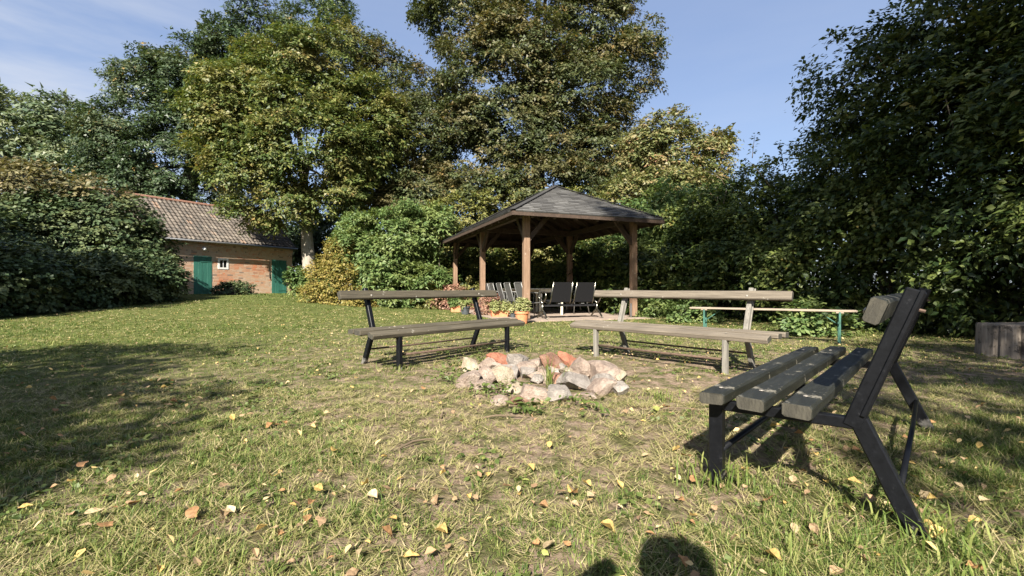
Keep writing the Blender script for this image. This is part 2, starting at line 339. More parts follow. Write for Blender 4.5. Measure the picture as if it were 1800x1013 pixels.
# ------------------------------------------------------------------ ground and lawn
def axis(lim, fine, n_f, n_c):
    a = np.linspace(-fine, fine, n_f); t = np.linspace(0, 1, n_c + 1)[1:]
    o = fine + (lim - fine) * t ** 3
    return np.concatenate([-o[::-1], a, o])
gx = axis(600, 16, 150, 14); gy = axis(600, 16, 150, 14) + 12
X, Y = np.meshgrid(gx, gy); Z = gz(X, Y); nx, ny = len(gx), len(gy)
idx = np.arange(nx * ny).reshape(ny, nx)
Fq = np.stack([idx[:-1, :-1], idx[:-1, 1:], idx[1:, 1:], idx[1:, :-1]], -1).reshape(-1, 4)
ground = mesh_np('ground', np.stack([X, Y, Z], -1).reshape(-1, 3), Fq, M['ground'], smooth=True)
tag(ground, 'uneven garden ground of thin lawn and bare tan soil', 'ground', kind='structure')

GA = Vector((.936, .353, 0)).normalized(); GB = Vector((-GA.y, GA.x, 0)); GP = Vector((.38, 12.4, 0)); GLX, GLY = 3.40, 7.96
G_ANG = math.atan2(GA.y, GA.x)
FIRE = (.28, 4.15)

def lawn_density(x, y):
    bare = .66 * np.exp(-(((x - .75) / 2.3) ** 2 + ((y - 3.9) / 1.9) ** 2)) + .42 * np.exp(-(((x - .3) / 1.5) ** 2 + ((y - 2.4) / 1.2) ** 2))
    bare = np.maximum(bare, .78 * np.exp(-(((x - 1.9) / .9) ** 2 + ((y - 4.7) / .6) ** 2)))
    patch = vnoise(x * 1.3, y * 1.3) * .35 + vnoise(x * 3.4 + 5, y * 3.4) * .35 + vnoise(x * 9 + 15, y * 9) * .30
    far = sstep((y - 6) / 5); left = sstep((-x - .5) / 3)
    base = np.clip(.82 + .18 * np.maximum(far, left) - bare * .88, .08, 1)
    p = sstep((patch - (.66 - base * .66)) / .26)
    return np.clip(p * (.35 + .65 * base), 0.02, 1)

def inside_floor(x, y, mrg=.35):
    lx = (x - GP.x) * GA.x + (y - GP.y) * GA.y; ly = (x - GP.x) * GB.x + (y - GP.y) * GB.y
    return (lx > -mrg) & (lx < GLX + mrg) & (ly > -mrg) & (ly < GLY + mrg)

def lawn_points(n, d0, d1, pw=1.0):
    d = (d0 ** pw + (d1 ** pw - d0 ** pw) * rng.random(n)) ** (1 / pw)
    x = (rng.random(n) * 2 - 1) * (d * 1.17 + .5); return x, d

def grass_blades(n, d0, d1, seg, wbase, hbase, pw, flat=False):
    per = 9; m = n // per
    cx, cy = lawn_points(m, d0, d1, pw); ck = rng.random(m) < (lawn_density(cx, cy) if not flat else .75); cx, cy = cx[ck], cy[ck]; m = len(cx); n = m * per
    caz = np.repeat(rng.random(m) * 6.28, per); ctone = np.repeat(rng.normal(0, .17, m), per); chgt = np.repeat(.55 + .9 * rng.random(m) ** 1.5, per)
    ang = rng.random(n) * 6.28; rad_ = np.abs(rng.normal(0, .016, n)) * np.maximum(1, np.repeat(cy, per) / 5)
    x = np.repeat(cx, per) + np.cos(ang) * rad_; y = np.repeat(cy, per) + np.sin(ang) * rad_; keep = np.ones(n, bool)
    keep &= ~inside_floor(x, y) & (x < 9.6 - .37 * y + 2.2)
    keep &= ~((x < -11.9) & (y < 20))
    keep &= ~(((x - FIRE[0]) / .62) ** 2 + ((y - FIRE[1]) / .55) ** 2 < 1)
    x, y, ang, ctone, chgt, caz = x[keep], y[keep], ang[keep], ctone[keep], chgt[keep], caz[keep]; n = len(x)
    z = gz(x, y)
    tuft = vnoise(x * 2.1 + 30, y * 2.1 + 8); longg = np.exp(-(((x - 2.0) / 1.3) ** 2 + ((y - 1.7) / .9) ** 2))
    h = hbase * (.45 + .75 * rng.random(n)) * (.6 + .8 * tuft) * (1 + .9 * longg) * chgt
    az = np.where(rng.random(n) < .65, ang + rng.normal(0, .5, n), caz + rng.normal(0, .6, n)); lean = (.30 + 1.15 * rng.random(n) ** .7) if not flat else 1.32 + .22 * rng.random(n)
    w = wbase * (.6 + .8 * rng.random(n)) * np.maximum(1, y / 4.5)
    dx, dy = np.cos(az), np.sin(az); sx, sy = -dy, dx
    tw = rng.random(n) * .8 - .4; sx, sy = sx * np.cos(tw) - sy * np.sin(tw), sx * np.sin(tw) + sy * np.cos(tw)
    base = np.stack([x, y, z - .006 + (.004 + .016 * rng.random(n) if flat else 0)], -1); side = np.stack([sx, sy, 0 * sx], -1) * (w / 2)[:, None]
    out = np.stack([dx * np.sin(lean), dy * np.sin(lean), np.cos(lean)], -1)
    mid = base + np.stack([dx * np.sin(lean * .6), dy * np.sin(lean * .6), np.cos(lean * .6)], -1) * (h * .55)[:, None]
    tip = mid + np.stack([dx * np.sin(np.minimum(lean * 1.35, 1.75)), dy * np.sin(np.minimum(lean * 1.35, 1.75)), np.cos(np.minimum(lean * 1.35, 1.75))], -1) * (h * .45)[:, None]
    dry = vnoise(x * .9 + 3, y * .9 + 40) * .45 + vnoise(x * 4 + 3, y * 4 + 40) * .2
    greener = np.maximum(sstep((-x - .5) / 4), sstep((y - 7) / 5)) * .10 + .18 * longg
    t = np.clip(rng.normal(.20, .19, n) + dry * .42 - greener + ctone, 0, 1) if not flat else np.clip(rng.normal(.72, .18, n), 0, 1); tint = np.stack([t, rng.random(n), rng.random(n)], -1)
    if seg == 2:
        V = np.stack([base - side, base + side, mid + side * .8, mid - side * .8, tip], 1).reshape(-1, 3)
        i = np.arange(n)[:, None] * 5
        F = np.concatenate([i + [0, 1, 2], i + [0, 2, 3], i + [3, 2, 4]], 0); tint = np.repeat(tint, 5, 0)
    else:
        V = np.stack([base - side, base + side, tip], 1).reshape(-1, 3); F = np.arange(n * 3).reshape(-1, 3); tint = np.repeat(tint, 3, 0)
    return V, F, tint
gv, gf, gt, off = [], [], [], 0
for a in ((200000, .75, 3.2, 2, .0034, .048, 1.7), (240000, .75, 4.2, 1, .0040, .036, 1.7), (340000, 2.6, 10.5, 1, .0048, .042, 1.5), (300000, 6.0, 27.0, 1, .0072, .046, 1.4), (90000, .75, 4.0, 1, .0042, .085, 1.7, True), (70000, 3.5, 16.0, 1, .0066, .085, 1.4, True)):
    V, F, T = grass_blades(*a); gv.append(V); gf.append(F + off); gt.append(T); off += len(V)
lawn = mesh_np('lawn_grass', np.concatenate(gv), np.concatenate(gf), M['grass'], tint=np.concatenate(gt))
tag(lawn, 'short patchy yellow green lawn grass', 'grass', kind='stuff')

# ------------------------------------------------------------------ foliage
def unit(a): return a / np.maximum(np.linalg.norm(a, axis=-1, keepdims=True), 1e-6)

def leaves_from_sprays(P, A, nleaf, L, Wd, slen, ctint, five=False, droop=.25, tbias=0.0, out=None, tri=False):
    """P spray bases, A spray axes; leaves stand along each spray on both sides"""
    n = len(P); N = n * nleaf
    P = np.repeat(P, nleaf, 0); A = np.repeat(A, nleaf, 0); ct = np.repeat(ctint, nleaf)
    t = rng.random(N); up = np.array([0, 0, 1.0])
    side = unit(np.cross(A, up) + 1e-3); sgn = np.where(rng.random(N) < .5, -1.0, 1.0)[:, None]
    pos = P + A * (t * slen)[:, None] + side * sgn * (rng.random(N) * slen * .34)[:, None] + rng.normal(0, slen * .10, (N, 3)) - up * (t ** 2 * slen * droop)[:, None]
    d = unit(A * .55 + side * sgn * (.5 + .5 * rng.random(N))[:, None] + rng.normal(0, .34, (N, 3)) - up * (.15 + .55 * rng.random(N))[:, None])
    nr = up + rng.normal(0, .42, (N, 3))
    if out is not None: nr = nr + np.repeat(out, nleaf, 0) * .75
    s = unit(np.cross(d, nr)); nr = unit(np.cross(s, d))
    ssz = np.repeat(.7 + .65 * rng.random(n), nleaf); ll = (L * ssz * (.65 + .7 * rng.random(N)))[:, None]; ww = (Wd * ssz * (.7 + .6 * rng.random(N)))[:, None] * .5
    tint = np.stack([np.clip(rng.random(N) * .85 + ct * .3 - .1 + tbias, 0, 1), ct, rng.random(N)], -1)
    if five:
        fold = (.10 + .25 * rng.random(N))[:, None]
        V = np.stack([pos, pos + d * ll * .42 + s * ww + nr * ww * fold, pos + d * ll - nr * ll * .12, pos + d * ll * .42 - s * ww + nr * ww * fold, pos + d * ll * .45 - nr * ww * fold * .5], 1).reshape(-1, 3)
        i = np.arange(N)[:, None] * 5; F = np.concatenate([i + [0, 4, 1], i + [1, 4, 2], i + [2, 4, 3], i + [3, 4, 0]], 0); k = 5
    elif tri:
        V = np.stack([pos + s * ww * 1.05, pos - s * ww * .75 + d * ll * .15, pos + d * ll - nr * ll * .08], 1).reshape(-1, 3); F = np.arange(N * 3).reshape(-1, 3); k = 3
    else:
        V = np.stack([pos, pos + d * ll * .5 + s * ww, pos + d * ll - nr * ll * .08, pos + d * ll * .5 - s * ww], 1).reshape(-1, 3)
        F = np.arange(N * 4).reshape(-1, 4); k = 4
    return V, F, np.repeat(tint, k, 0)

def crown_points(lobes, n_clumps, sprays_per, clump_r, back=.40, shell=.16, flat=.62, low=-.75, inner=.12):
    """lobes (cx,cy,cz,rx,ry,rz); clumps sit on the lobes' shells, sprays on the clumps"""
    lobes = np.array(lobes, float); vol = lobes[:, 3] * lobes[:, 5] + .2; pr = vol / vol.sum()
    CP, CO = [], []
    while sum(map(len, CP)) < n_clumps:
        m = n_clumps
        li = rng.choice(len(lobes), m, p=pr); d = unit(rng.normal(0, 1, (m, 3)))
        ok = (d[:, 1] < .25) | (rng.random(m) < back); ok &= d[:, 2] > low - .25 * rng.random(m)
        r = 1 - np.abs(rng.normal(0, shell, m)); r = np.where(rng.random(m) < inner, rng.random(m) * .8, r)
        r *= 1 + .13 * np.sin(d[:, 0] * 7 + li * 2.1) * np.cos(d[:, 2] * 6 + li) + rng.normal(0, .05, m)
        p = lobes[li, :3] + d * lobes[li, 3:] * r[:, None]
        q = (p[:, None, :] - lobes[None, :, :3]) / lobes[None, :, 3:]
        deep = (np.linalg.norm(q, axis=-1) < .70).any(1)
        ok &= ~deep | (rng.random(m) < .10)
        CP.append(p[ok]); CO.append(unit(d[ok] / lobes[li[ok], 3:]))
    CP = np.concatenate(CP)[:n_clumps]; CO = np.concatenate(CO)[:n_clumps]
    ct = rng.random(n_clumps); n = n_clumps * sprays_per
    P = np.repeat(CP, sprays_per, 0); O = np.repeat(CO, sprays_per, 0); T = np.repeat(ct, sprays_per)
    o = unit(rng.normal(0, 1, (n, 3)) + O * .9 + np.array([0, 0, .35])); cr = clump_r * (.6 + .8 * np.repeat(rng.random(n_clumps), sprays_per))
    rr = rng.random(n) ** .45
    off = o * (cr * rr)[:, None]; off[:, 2] *= flat
    A = unit(o * .7 + O * .5 + rng.normal(0, .3, (n, 3)))
    return P + off, A, np.clip(T + rng.normal(0, .08, n), 0, 1), O, CP

def crown(parent, name, lobes, n_clumps, sprays_per, nleaf, clump_r, L, Wd, slen, mat, five=False, droop=.25, tbias=0., tri=False, **kw):
    P, A, T, O, CP = crown_points(lobes, n_clumps, sprays_per, clump_r, **kw)
    V, F, t = leaves_from_sprays(P, A, nleaf, L, Wd, slen, T, five, droop, tbias, O, tri)
    g = gz(V[:, 0], V[:, 1]); V[:, 2] = np.maximum(V[:, 2], g + .01 + .03 * rng.random(len(V)))
    return mesh_np(name, V, F, mat, parent, tint=t), CP

def limb(parent, p0, p1, r0, r1, mat, bend=.12, n=7, name='limb', seg=7):
    p0, p1 = Vector(p0), Vector(p1); ln = (p1 - p0).length; pts, rad = [], []
    o = Vector((random.uniform(-1, 1), random.uniform(-1, 1), random.uniform(-.3, .8))) * ln * bend
    for i in range(n):
        t = i / (n - 1); p = p0.lerp(p1, t) + o * math.sin(math.pi * t) + Vector((random.gauss(0, 1), random.gauss(0, 1), random.gauss(0, .6))) * ln * .010 * (0 < i < n - 1)
        pts.append(p - parent.location); rad.append(r0 + (r1 - r0) * t ** .8)
    return MB().tube(pts, rad, seg).build(name, mat, parent, smooth=True)

def px_lobes(L, sub=3):
    out = []
    for px, py, rx, ry, d in L:
        rx = rx - min(22, rx * .3); ry = ry - min(20, ry * .3)
        c = W(px, py, d); k = d / FPX; out.append((c.x, c.y, c.z, rx * k, (rx + ry) * .5 * k * .85, ry * k))
        for q in range(sub):
            a = random.uniform(-.25, 3.4); f = random.uniform(.24, .44); b = random.uniform(-.9, .3)
            out.append((c.x + math.cos(a) * rx * k * 1.02, c.y + b * rx * k * .6, c.z + math.sin(a) * ry * k * 1.02, rx * k * f, rx * k * f, ry * k * f * 1.1))
    return out

def tree(name, label, cat, base, lobes, trunk_r, bark, mat, n_clumps, sprays, nleaf, clump_r, L, Wd, slen, n_limbs=10, group=None, fork=.35, twigs=14, **kw):
    b = Vector((base[0], base[1], gzf(base[0], base[1]) - .1)); t = thing(name, label, cat, b, group=group)
    cr, CP = crown(t, 'crown', lobes, n_clumps, sprays, nleaf, clump_r, L, Wd, slen, mat, **kw)
    lob = np.array(lobes); top = Vector((float(np.average(lob[:, 0], weights=lob[:, 3])), float(np.average(lob[:, 1], weights=lob[:, 3])), float((lob[:, 2] + lob[:, 5]).max()) * .84))
    forkp = b.lerp(Vector((b.x * .5 + top.x * .5, b.y * .5 + top.y * .5, top.z)), fork)
    pts = [b, b + Vector((0, 0, .35)), b.lerp(forkp, .5) + Vector((.05, 0, 0)), forkp, forkp.lerp(top, .45) + Vector((random.uniform(-.3, .3), 0, 0)), top]
    rad = [trunk_r * 1.45, trunk_r * 1.08, trunk_r * .95, trunk_r * .82, trunk_r * .42, .03]
    MB().tube([p - b for p in pts], rad, 12).build('trunk', bark, t, smooth=True)
    order = np.argsort(-lob[:, 3] * lob[:, 5])
    for k in range(n_limbs):
        c = lob[order[k % len(lob)]]; f = random.uniform(.02, .75); st = forkp.lerp(top, f * .6)
        e = Vector((c[0] + random.uniform(-.5, .5) * c[3], c[1] - random.uniform(0, .5) * c[4], c[2] + random.uniform(-.2, .7) * c[5]))
        limb(t, st, e, trunk_r * .42 * (1 - f * .6), .03, bark)
    for k in range(twigs):
        q = CP[random.randrange(len(CP))]; c = lob[np.argmin(((lob[:, :3] - q) ** 2).sum(1))]
        limb(t, Vector(c[:3]).lerp(Vector(q), .25), Vector(q).lerp(Vector(c[:3]), -.02), .045, .012, bark, .10, 6, 'branch', 5)
    return t

def shrub(name, label, cat, base, lobes, mat, n_clumps, sprays, nleaf, clump_r, L, Wd, slen, stems=6, stem_r=.02, group=None, bark=None, shoots=0, **kw):
    b = Vector((base[0], base[1], gzf(base[0], base[1]) - .03)); t = thing(name, label, cat, b, group=group)
    kw.setdefault('low', -1.0)
    cr, CP = crown(t, 'foliage', lobes, n_clumps, sprays, nleaf, clump_r, L, Wd, slen, mat, **kw)
    lob = np.array(lobes)
    for k in range(stems):
        c = lob[k % len(lob)]; gx_, gy_ = b.x + (c[0] - b.x) * .6 + random.uniform(-.25, .25), b.y + (c[1] - b.y) * .6 + random.uniform(-.2, .2)
        limb(t, (gx_, gy_, gzf(gx_, gy_) - .03), (c[0] + random.uniform(-.6, .6) * c[3], c[1] + random.uniform(-.4, .4) * c[4], c[2] + random.uniform(.2, .85) * c[5]), stem_r, stem_r * .3, bark or M['bark'], .08, 7, 'stem', 6)
    return t

# background trees, far to near
tree('walnut_tree', 'pale green round topped tree far off at the left edge, behind the ivy', 'tree', (-46, 42), px_lobes([(-60, 235, 110, 85, 44), (60, 240, 110, 62, 44), (150, 250, 75, 58, 44), (20, 300, 130, 80, 43), (150, 320, 90, 90, 43)]), .5, M['bark'], M['leaf_far'],
     330, 9, 14, 1.6, .40, .26, .9, 6, twigs=4, tri=True)
tree('oak_tree', 'tall dark green oak with feathery left edge, rising behind the brick shed', 'tree', (-22.0, 31.5), px_lobes([(275, 160, 72, 72, 31), (345, 165, 80, 72, 31), (450, 100, 82, 76, 32), (240, 260, 72, 90, 30), (330, 290, 95, 95, 30), (420, 230, 90, 120, 31), (300, 370, 95, 70, 30), (565, 70, 66, 85, 31), (210, 340, 60, 60, 30)]), .45, M['bark'], M['leaf_oak'],
     500, 16, 18, 1.05, .20, .13, .66, 14, twigs=26, shell=.20, back=.25, tri=True, flat=.5)
tree('lime_tree', 'yellow green lime tree with a pale trunk beside the brick shed', 'tree', (-10.55, 24.2), px_lobes([(395, 262, 44, 36, 23.8), (415, 160, 48, 40, 25.5), (500, 168, 100, 80, 24.5), (580, 130, 62, 85, 25), (420, 215, 80, 75, 23.5), (540, 262, 110, 90, 23.5), (450, 300, 80, 60, 23), (640, 240, 60, 110, 25)]) + px_lobes([(590, 352, 60, 45, 23.8), (505, 365, 52, 36, 23.2), (440, 372, 36, 12, 22.4)], 0), .36, M['bark_pale'], M['leaf_lime'],
     470, 17, 19, .82, .155, .115, .55, 14, twigs=22, fork=.22, back=.22, tri=True, flat=.5)
tree('hornbeam_tree', 'bronze green tree of middle height between the lime and the tallest tree', 'tree', (-6.2, 27.5), px_lobes([(690, 160, 62, 80, 27.5), (735, 240, 72, 90, 27), (680, 300, 80, 90, 27), (740, 350, 90, 70, 26.5), (655, 380, 75, 60, 26.5)]), .28, M['bark'], M['leaf_bronze'],
     280, 17, 19, .82, .155, .115, .55, 9, twigs=14, back=.22, tri=True, flat=.5)
tree('tall_hornbeam_tree', 'tallest tree, bronze green, rising behind the wooden pavilion', 'tree', (1.6, 29.0), px_lobes([(830, 30, 85, 105, 28), (940, -10, 120, 120, 28), (1050, 40, 70, 110, 28), (880, 160, 110, 110, 27), (1010, 170, 105, 105, 27), (1095, 130, 62, 70, 27.5), (840, 280, 90, 80, 26.5), (960, 285, 110, 80, 26.5), (1060, 270, 75, 80, 27), (930, -150, 150, 90, 28.5), (905, 225, 90, 70, 26.5), (975, 230, 80, 70, 27), (840, 345, 70, 50, 25.5), (970, 335, 95, 55, 25), (920, 110, 80, 70, 26.5), (1090, 330, 60, 50, 26)]), .5, M['bark'], M['leaf_bronze'],
     820, 18, 18, .92, .17, .125, .60, 18, twigs=34, back=.30, tri=True, flat=.5)
tree('maple_tree', 'rust tinged small tree right of the pavilion roof', 'tree', (8.0, 21.5), px_lobes([(1175, 275, 62, 62, 21.5), (1230, 290, 45, 55, 21.5), (1160, 345, 75, 60, 21), (1225, 365, 55, 55, 21), (1130, 300, 45, 60, 22)]), .16, M['bark'], M['leaf_rust'],
     230, 12, 15, .62, .14, .105, .45, 8, twigs=16, tri=True)
tree('ash_tree', 'dull green slender tree behind the right corner of the pavilion roof', 'tree', (7.2, 18.6), px_lobes([(1150, 400, 60, 80, 18.5), (1195, 440, 60, 80, 18), (1240, 400, 50, 70, 18.5), (1120, 460, 50, 80, 18.5)]), .10, M['bark'], M['leaf_elder'],
     190, 10, 14, .52, .16, .085, .5, 6, twigs=8, tbias=-.25, tri=True)

# shrubs behind and beside the pavilion
shrub('elder_shrub', 'large fresh green elder shrub left of the pavilion', 'shrub', (-4.9, 19.3), px_lobes([(690, 420, 72, 70, 19.2), (650, 470, 62, 60, 18.8), (735, 400, 55, 50, 19.5), (700, 500, 80, 42, 18.8), (742, 460, 36, 56, 20), (622, 420, 35, 40, 19.5)]), M['leaf_elder'], 260, 12, 14, .42, .135, .085, .38, 12, .03, droop=.45, tri=True, flat=.5)
shrub('forsythia_bush', 'low yellowing bush on the lawn edge, left of the elder', 'bush', (-7.1, 18.2), px_lobes([(590, 500, 42, 48, 18.2), (570, 525, 28, 26, 18), (615, 530, 36, 22, 17.9), (600, 460, 26, 32, 18.6)]), M['leaf_yellowbush'], 190, 8, 12, .30, .085, .05, .30, 9, .015)
shrub('bramble_bush', 'small dark green bush at the foot of the pale trunk', 'bush', (-9.3, 21.0), px_lobes([(545, 500, 28, 24, 21), (528, 508, 20, 12, 21), (562, 508, 22, 18, 20.6)], 1), M['leaf_elder'], 80, 8, 12, .26, .11, .075, .26, 5, .015, tbias=-.15)
for px, d, hpx, lab in ((815, 24.0, 330, 'yellow green shrub behind the far left end of the pavilion'), (905, 25.0, 320, 'yellow green shrub standing behind the middle of the pavilion'), (1010, 24.0, 322, 'yellow green shrub showing above the peak of the pavilion roof'), (1085, 21.5, 350, 'shaded shrub behind the right rear post of the pavilion')):
    c = W(px, 500, d)
    shrub('hazel_shrub', lab, 'shrub', (c.x, c.y), px_lobes([(px, hpx + 62, 62, 62, d), (px - 30, hpx + 130, 55, 70, d - .4), (px + 32, hpx + 140, 55, 70, d - .3), (px, 515, 68, 42, d - .5)]), M['leaf_backshrub'], 190, 9, 12, .5, .15, .11, .42, 9, .03, 'shrubs behind the pavilion', tri=True)

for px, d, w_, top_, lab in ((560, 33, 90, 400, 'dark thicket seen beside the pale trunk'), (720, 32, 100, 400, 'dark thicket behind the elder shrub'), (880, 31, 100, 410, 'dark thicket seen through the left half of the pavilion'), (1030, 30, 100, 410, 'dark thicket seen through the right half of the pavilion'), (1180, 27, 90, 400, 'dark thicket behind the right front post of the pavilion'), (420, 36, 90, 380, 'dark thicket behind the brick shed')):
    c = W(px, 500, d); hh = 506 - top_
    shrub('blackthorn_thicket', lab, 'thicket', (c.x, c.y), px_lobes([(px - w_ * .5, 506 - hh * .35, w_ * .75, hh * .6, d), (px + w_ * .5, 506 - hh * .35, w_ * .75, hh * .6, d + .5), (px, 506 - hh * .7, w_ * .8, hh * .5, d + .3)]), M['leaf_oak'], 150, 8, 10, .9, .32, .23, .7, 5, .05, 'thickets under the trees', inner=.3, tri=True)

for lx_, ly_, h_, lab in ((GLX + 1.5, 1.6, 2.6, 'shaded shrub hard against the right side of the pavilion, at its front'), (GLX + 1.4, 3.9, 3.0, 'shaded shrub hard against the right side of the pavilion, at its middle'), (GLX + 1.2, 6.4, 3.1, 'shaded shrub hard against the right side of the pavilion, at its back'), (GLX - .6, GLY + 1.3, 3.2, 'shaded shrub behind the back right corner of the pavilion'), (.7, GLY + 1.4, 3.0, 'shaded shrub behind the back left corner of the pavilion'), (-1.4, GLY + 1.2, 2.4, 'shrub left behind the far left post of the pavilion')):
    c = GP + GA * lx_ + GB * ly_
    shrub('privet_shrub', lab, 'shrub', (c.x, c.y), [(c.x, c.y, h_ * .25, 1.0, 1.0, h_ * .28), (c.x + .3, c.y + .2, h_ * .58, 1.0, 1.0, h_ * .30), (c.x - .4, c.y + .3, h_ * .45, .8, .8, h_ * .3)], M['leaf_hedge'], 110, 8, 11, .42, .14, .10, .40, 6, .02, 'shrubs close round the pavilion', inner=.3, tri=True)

# left: ivy covered bank and low hedge
def row_lobes(p0, p1, n, h0, h1, r, jit=.25, zf=.5):
    out = []
    for i in range(n):
        t = (i + .5) / n; x = p0[0] + (p1[0] - p0[0]) * t + random.uniform(-jit, jit); y = p0[1] + (p1[1] - p0[1]) * t + random.uniform(-jit, jit)
        h = (h0 + (h1 - h0) * t) * random.uniform(.88, 1.08); g = gzf(x, y)
        out.append((x, y, g + h * zf, r * random.uniform(.9, 1.2), r * random.uniform(.9, 1.2), h * (1 - zf)))
    return out
shrub('low_hedge', 'low dark ivy hedge along the lawn at the far left', 'hedge', (-12.6, 13.5), row_lobes((-14.1, 9.6), (-12.75, 16.6), 8, 1.7, 1.45, .95), M['leaf_ivy'], 620, 8, 12, .36, .115, .085, .32, 12, .02, back=1.0, low=-1.2)
shrub('ivy_thicket', 'tall dark ivy thicket behind the low hedge, in front of the shed', 'thicket', (-15.5, 16.8), [(-14.35, 17.2, 2.1, 1.05, 1.3, 1.4), (-14.85, 17.4, 3.45, .85, 1.1, .8), (-15.9, 16.8, 2.7, 1.3, 1.4, 1.45), (-17.0, 16.4, 2.6, 1.3, 1.4, 1.5), (-13.85, 17.0, 1.15, .85, 1.0, .85)], M['leaf_ivy'], 480, 8, 12, .42, .125, .09, .36, 10, .03, back=.8, low=-1.2)
shrub('ivy_bank', 'broad ivy covered bank at the left edge behind the low hedge', 'thicket', (-15.5, 13.4), [(-16.2, 13.4, 1.7, 1.5, 1.7, 1.4), (-17.2, 15.0, 2.1, 1.6, 1.6, 1.5), (-16.0, 11.2, 1.4, 1.4, 1.6, 1.2), (-18.2, 14.0, 2.1, 1.5, 1.5, 1.5)], M['leaf_ivy'], 420, 8, 12, .46, .135, .095, .38, 8, .03, back=.8, low=-1.2)
shrub('vine_tangle', 'browning vine tangle along the top of the ivy bank', 'vines', (-17.5, 17.5), [(-17.6, 16.6, 4.2, 1.5, 1.1, .75), (-15.7, 17.3, 4.1, 1.0, .9, .6), (-20.0, 16.6, 4.5, 1.8, 1.2, .8), (-18.6, 17.4, 2.9, 2.6, 1.0, 1.5), (-22.5, 17, 4.4, 1.8, 1.2, .8), (-18.4, 17.0, 4.7, .9, .8, .5)], M['leaf_vine'], 260, 8, 12, .5, .14, .09, .4, 12, .03, back=.7)

# right: a tall mixed hedge of separate shrubs that comes towards the camera
HG = 'shrubs of the tall hedge on the right'
hedge = [  # x, y, height, radius, clumps, leaf, label
    (6.3, 16.2, 3.7, 1.5, 200, .12, 'hedge shrub nearest the pavilion, behind its right front post'),
    (6.5, 13.9, 3.9, 1.45, 230, .12, 'hedge shrub behind the left half of the green legged bench'),
    (7.5, 11.9, 4.5, 1.5, 280, .105, 'dark hedge shrub behind the right half of the green legged bench'),
    (8.15, 9.9, 6.1, 1.5, 380, .108, 'tall dark hedge shrub left of the log, thin shoots against the sky'),
    (8.7, 8.0, 6.9, 1.6, 380, .112, 'tallest hedge shrub, behind the sawn log'),
    (9.1, 6.0, 6.2, 1.55, 330, .112, 'bright leaved hedge shrub at the right edge of the picture'),
    (10.9, 7.6, 4.4, 1.5, 150, .14, 'rear hedge shrub glimpsed through gaps above the sawn log')]
for i, (x, y, h, r, nc, lf, lab) in enumerate(hedge):
    lobes = [(x, y, h * .28, r, r, h * .30), (x + .25, y + .1, h * .56, r * 1.05, r, h * .27), (x + .45, y, h * .80, r * .85, r * .9, h * .22), (x - .35, y + .5, h * .45, r * .9, r * .9, h * .24), (x + .2, y - .6, h * .42, r * .9, r * .9, h * .30)]
    if 3 <= i <= 5: lobes += [(x - .2, y + .45, h * .90, r * .6, r * .6, h * .14), (x + .9, y - .3, h * .95, r * .6, r * .6, h * .14), (x + .5, y + .6, h * .72, r * .9, r * .8, h * .2)]
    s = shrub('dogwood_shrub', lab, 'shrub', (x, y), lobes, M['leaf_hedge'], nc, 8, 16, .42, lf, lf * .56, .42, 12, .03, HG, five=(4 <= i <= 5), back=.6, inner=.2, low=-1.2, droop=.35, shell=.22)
    if 1 <= i <= 5:      # long thin shoots with a few leaves
        P, A = [], []
        for k in range(10):
            a0 = Vector((x + random.uniform(-.9, .5) * r, y + random.uniform(-.6, .6) * r, h * random.uniform(.72, .98)))
            a1 = a0 + Vector((random.uniform(-.9, .25), random.uniform(-.3, .4), random.uniform(.3, .9))) * random.uniform(.6, 1.15)
            limb(s, a0, a1, .011, .004, M['twig'], .12, 6, 'shoot', 5)
            for q in range(7):
                P.append(a0.lerp(a1, .2 + .8 * q / 6)); A.append((a1 - a0).normalized())
        V, F, t = leaves_from_sprays(np.array(P), np.array(A), 4, lf * .9, lf * .5, .16, rng.random(len(P)), True, .3)
        mesh_np('foliage', V, F, M['leaf_hedge'], s, tint=t)

# trees behind the camera, known only by their shade
tree('shade_tree', 'tall tree behind the camera that shades the hedge', 'tree', (6.5, -9.5), [(3.0, -4.2, 17.2, 4.0, 3.6, 3.6), (6.4, -5.5, 16.0, 3.8, 3.6, 4.2), (9.2, -6.5, 14.0, 3.6, 3.4, 4.2), (6.5, -6.5, 20, 3.6, 3.4, 3.2), (2.6, -5.4, 15.2, 2.0, 2.2, 2.0)], .5, M['bark'], M['leaf_lime'], 400, 7, 11, 1.0, .30, .21, .7, 8, back=1.0, twigs=6, tri=True)
tree('shade_birch', 'thin crowned tree behind the camera that dapples the right of the lawn', 'tree', (5.2, -6.5), [(4.2, -4.6, 6.6, 1.7, 1.8, 1.6), (5.6, -3.6, 7.6, 1.6, 1.6, 1.5), (3.2, -5.4, 8.2, 1.2, 1.2, 1.2), (2.3, -6.6, 7.4, 1.3, 1.3, 1.0), (3.6, -7.2, 7.0, 1.2, 1.2, 1.0), (.9, -6.8, 7.0, .8, .8, .6), (1.7, -6.3, 7.3, .9, .8, .7)], .16, M['bark'], M['leaf_lime'], 165, 6, 10, .48, .16, .11, .48, 6, back=1.0, twigs=6)
tree('shade_apple_tree', 'low tree behind the camera that shades the lawn on the left', 'tree', (-7.6, -3.2), [(-7.4, -2.9, 5.4, 1.7, 1.6, 1.3), (-8.8, -3.6, 5.0, 1.6, 1.6, 1.3), (-6.3, -3.4, 4.6, 1.2, 1.2, .9), (-7.6, -5.0, 5.2, 1.6, 1.4, 1.2), (-4.9, -4.2, 5.2, .9, .8, .5), (-5.8, -4.6, 5.3, 1.0, .9, .6), (-5.2, -5.4, 5.2, .8, .7, .4), (-7.0, -4.4, 5.3, 1.2, 1.2, .8)], .18, M['bark'], M['leaf_lime'], 270, 7, 11, .55, .16, .11, .5, 6, back=1.0, twigs=4)

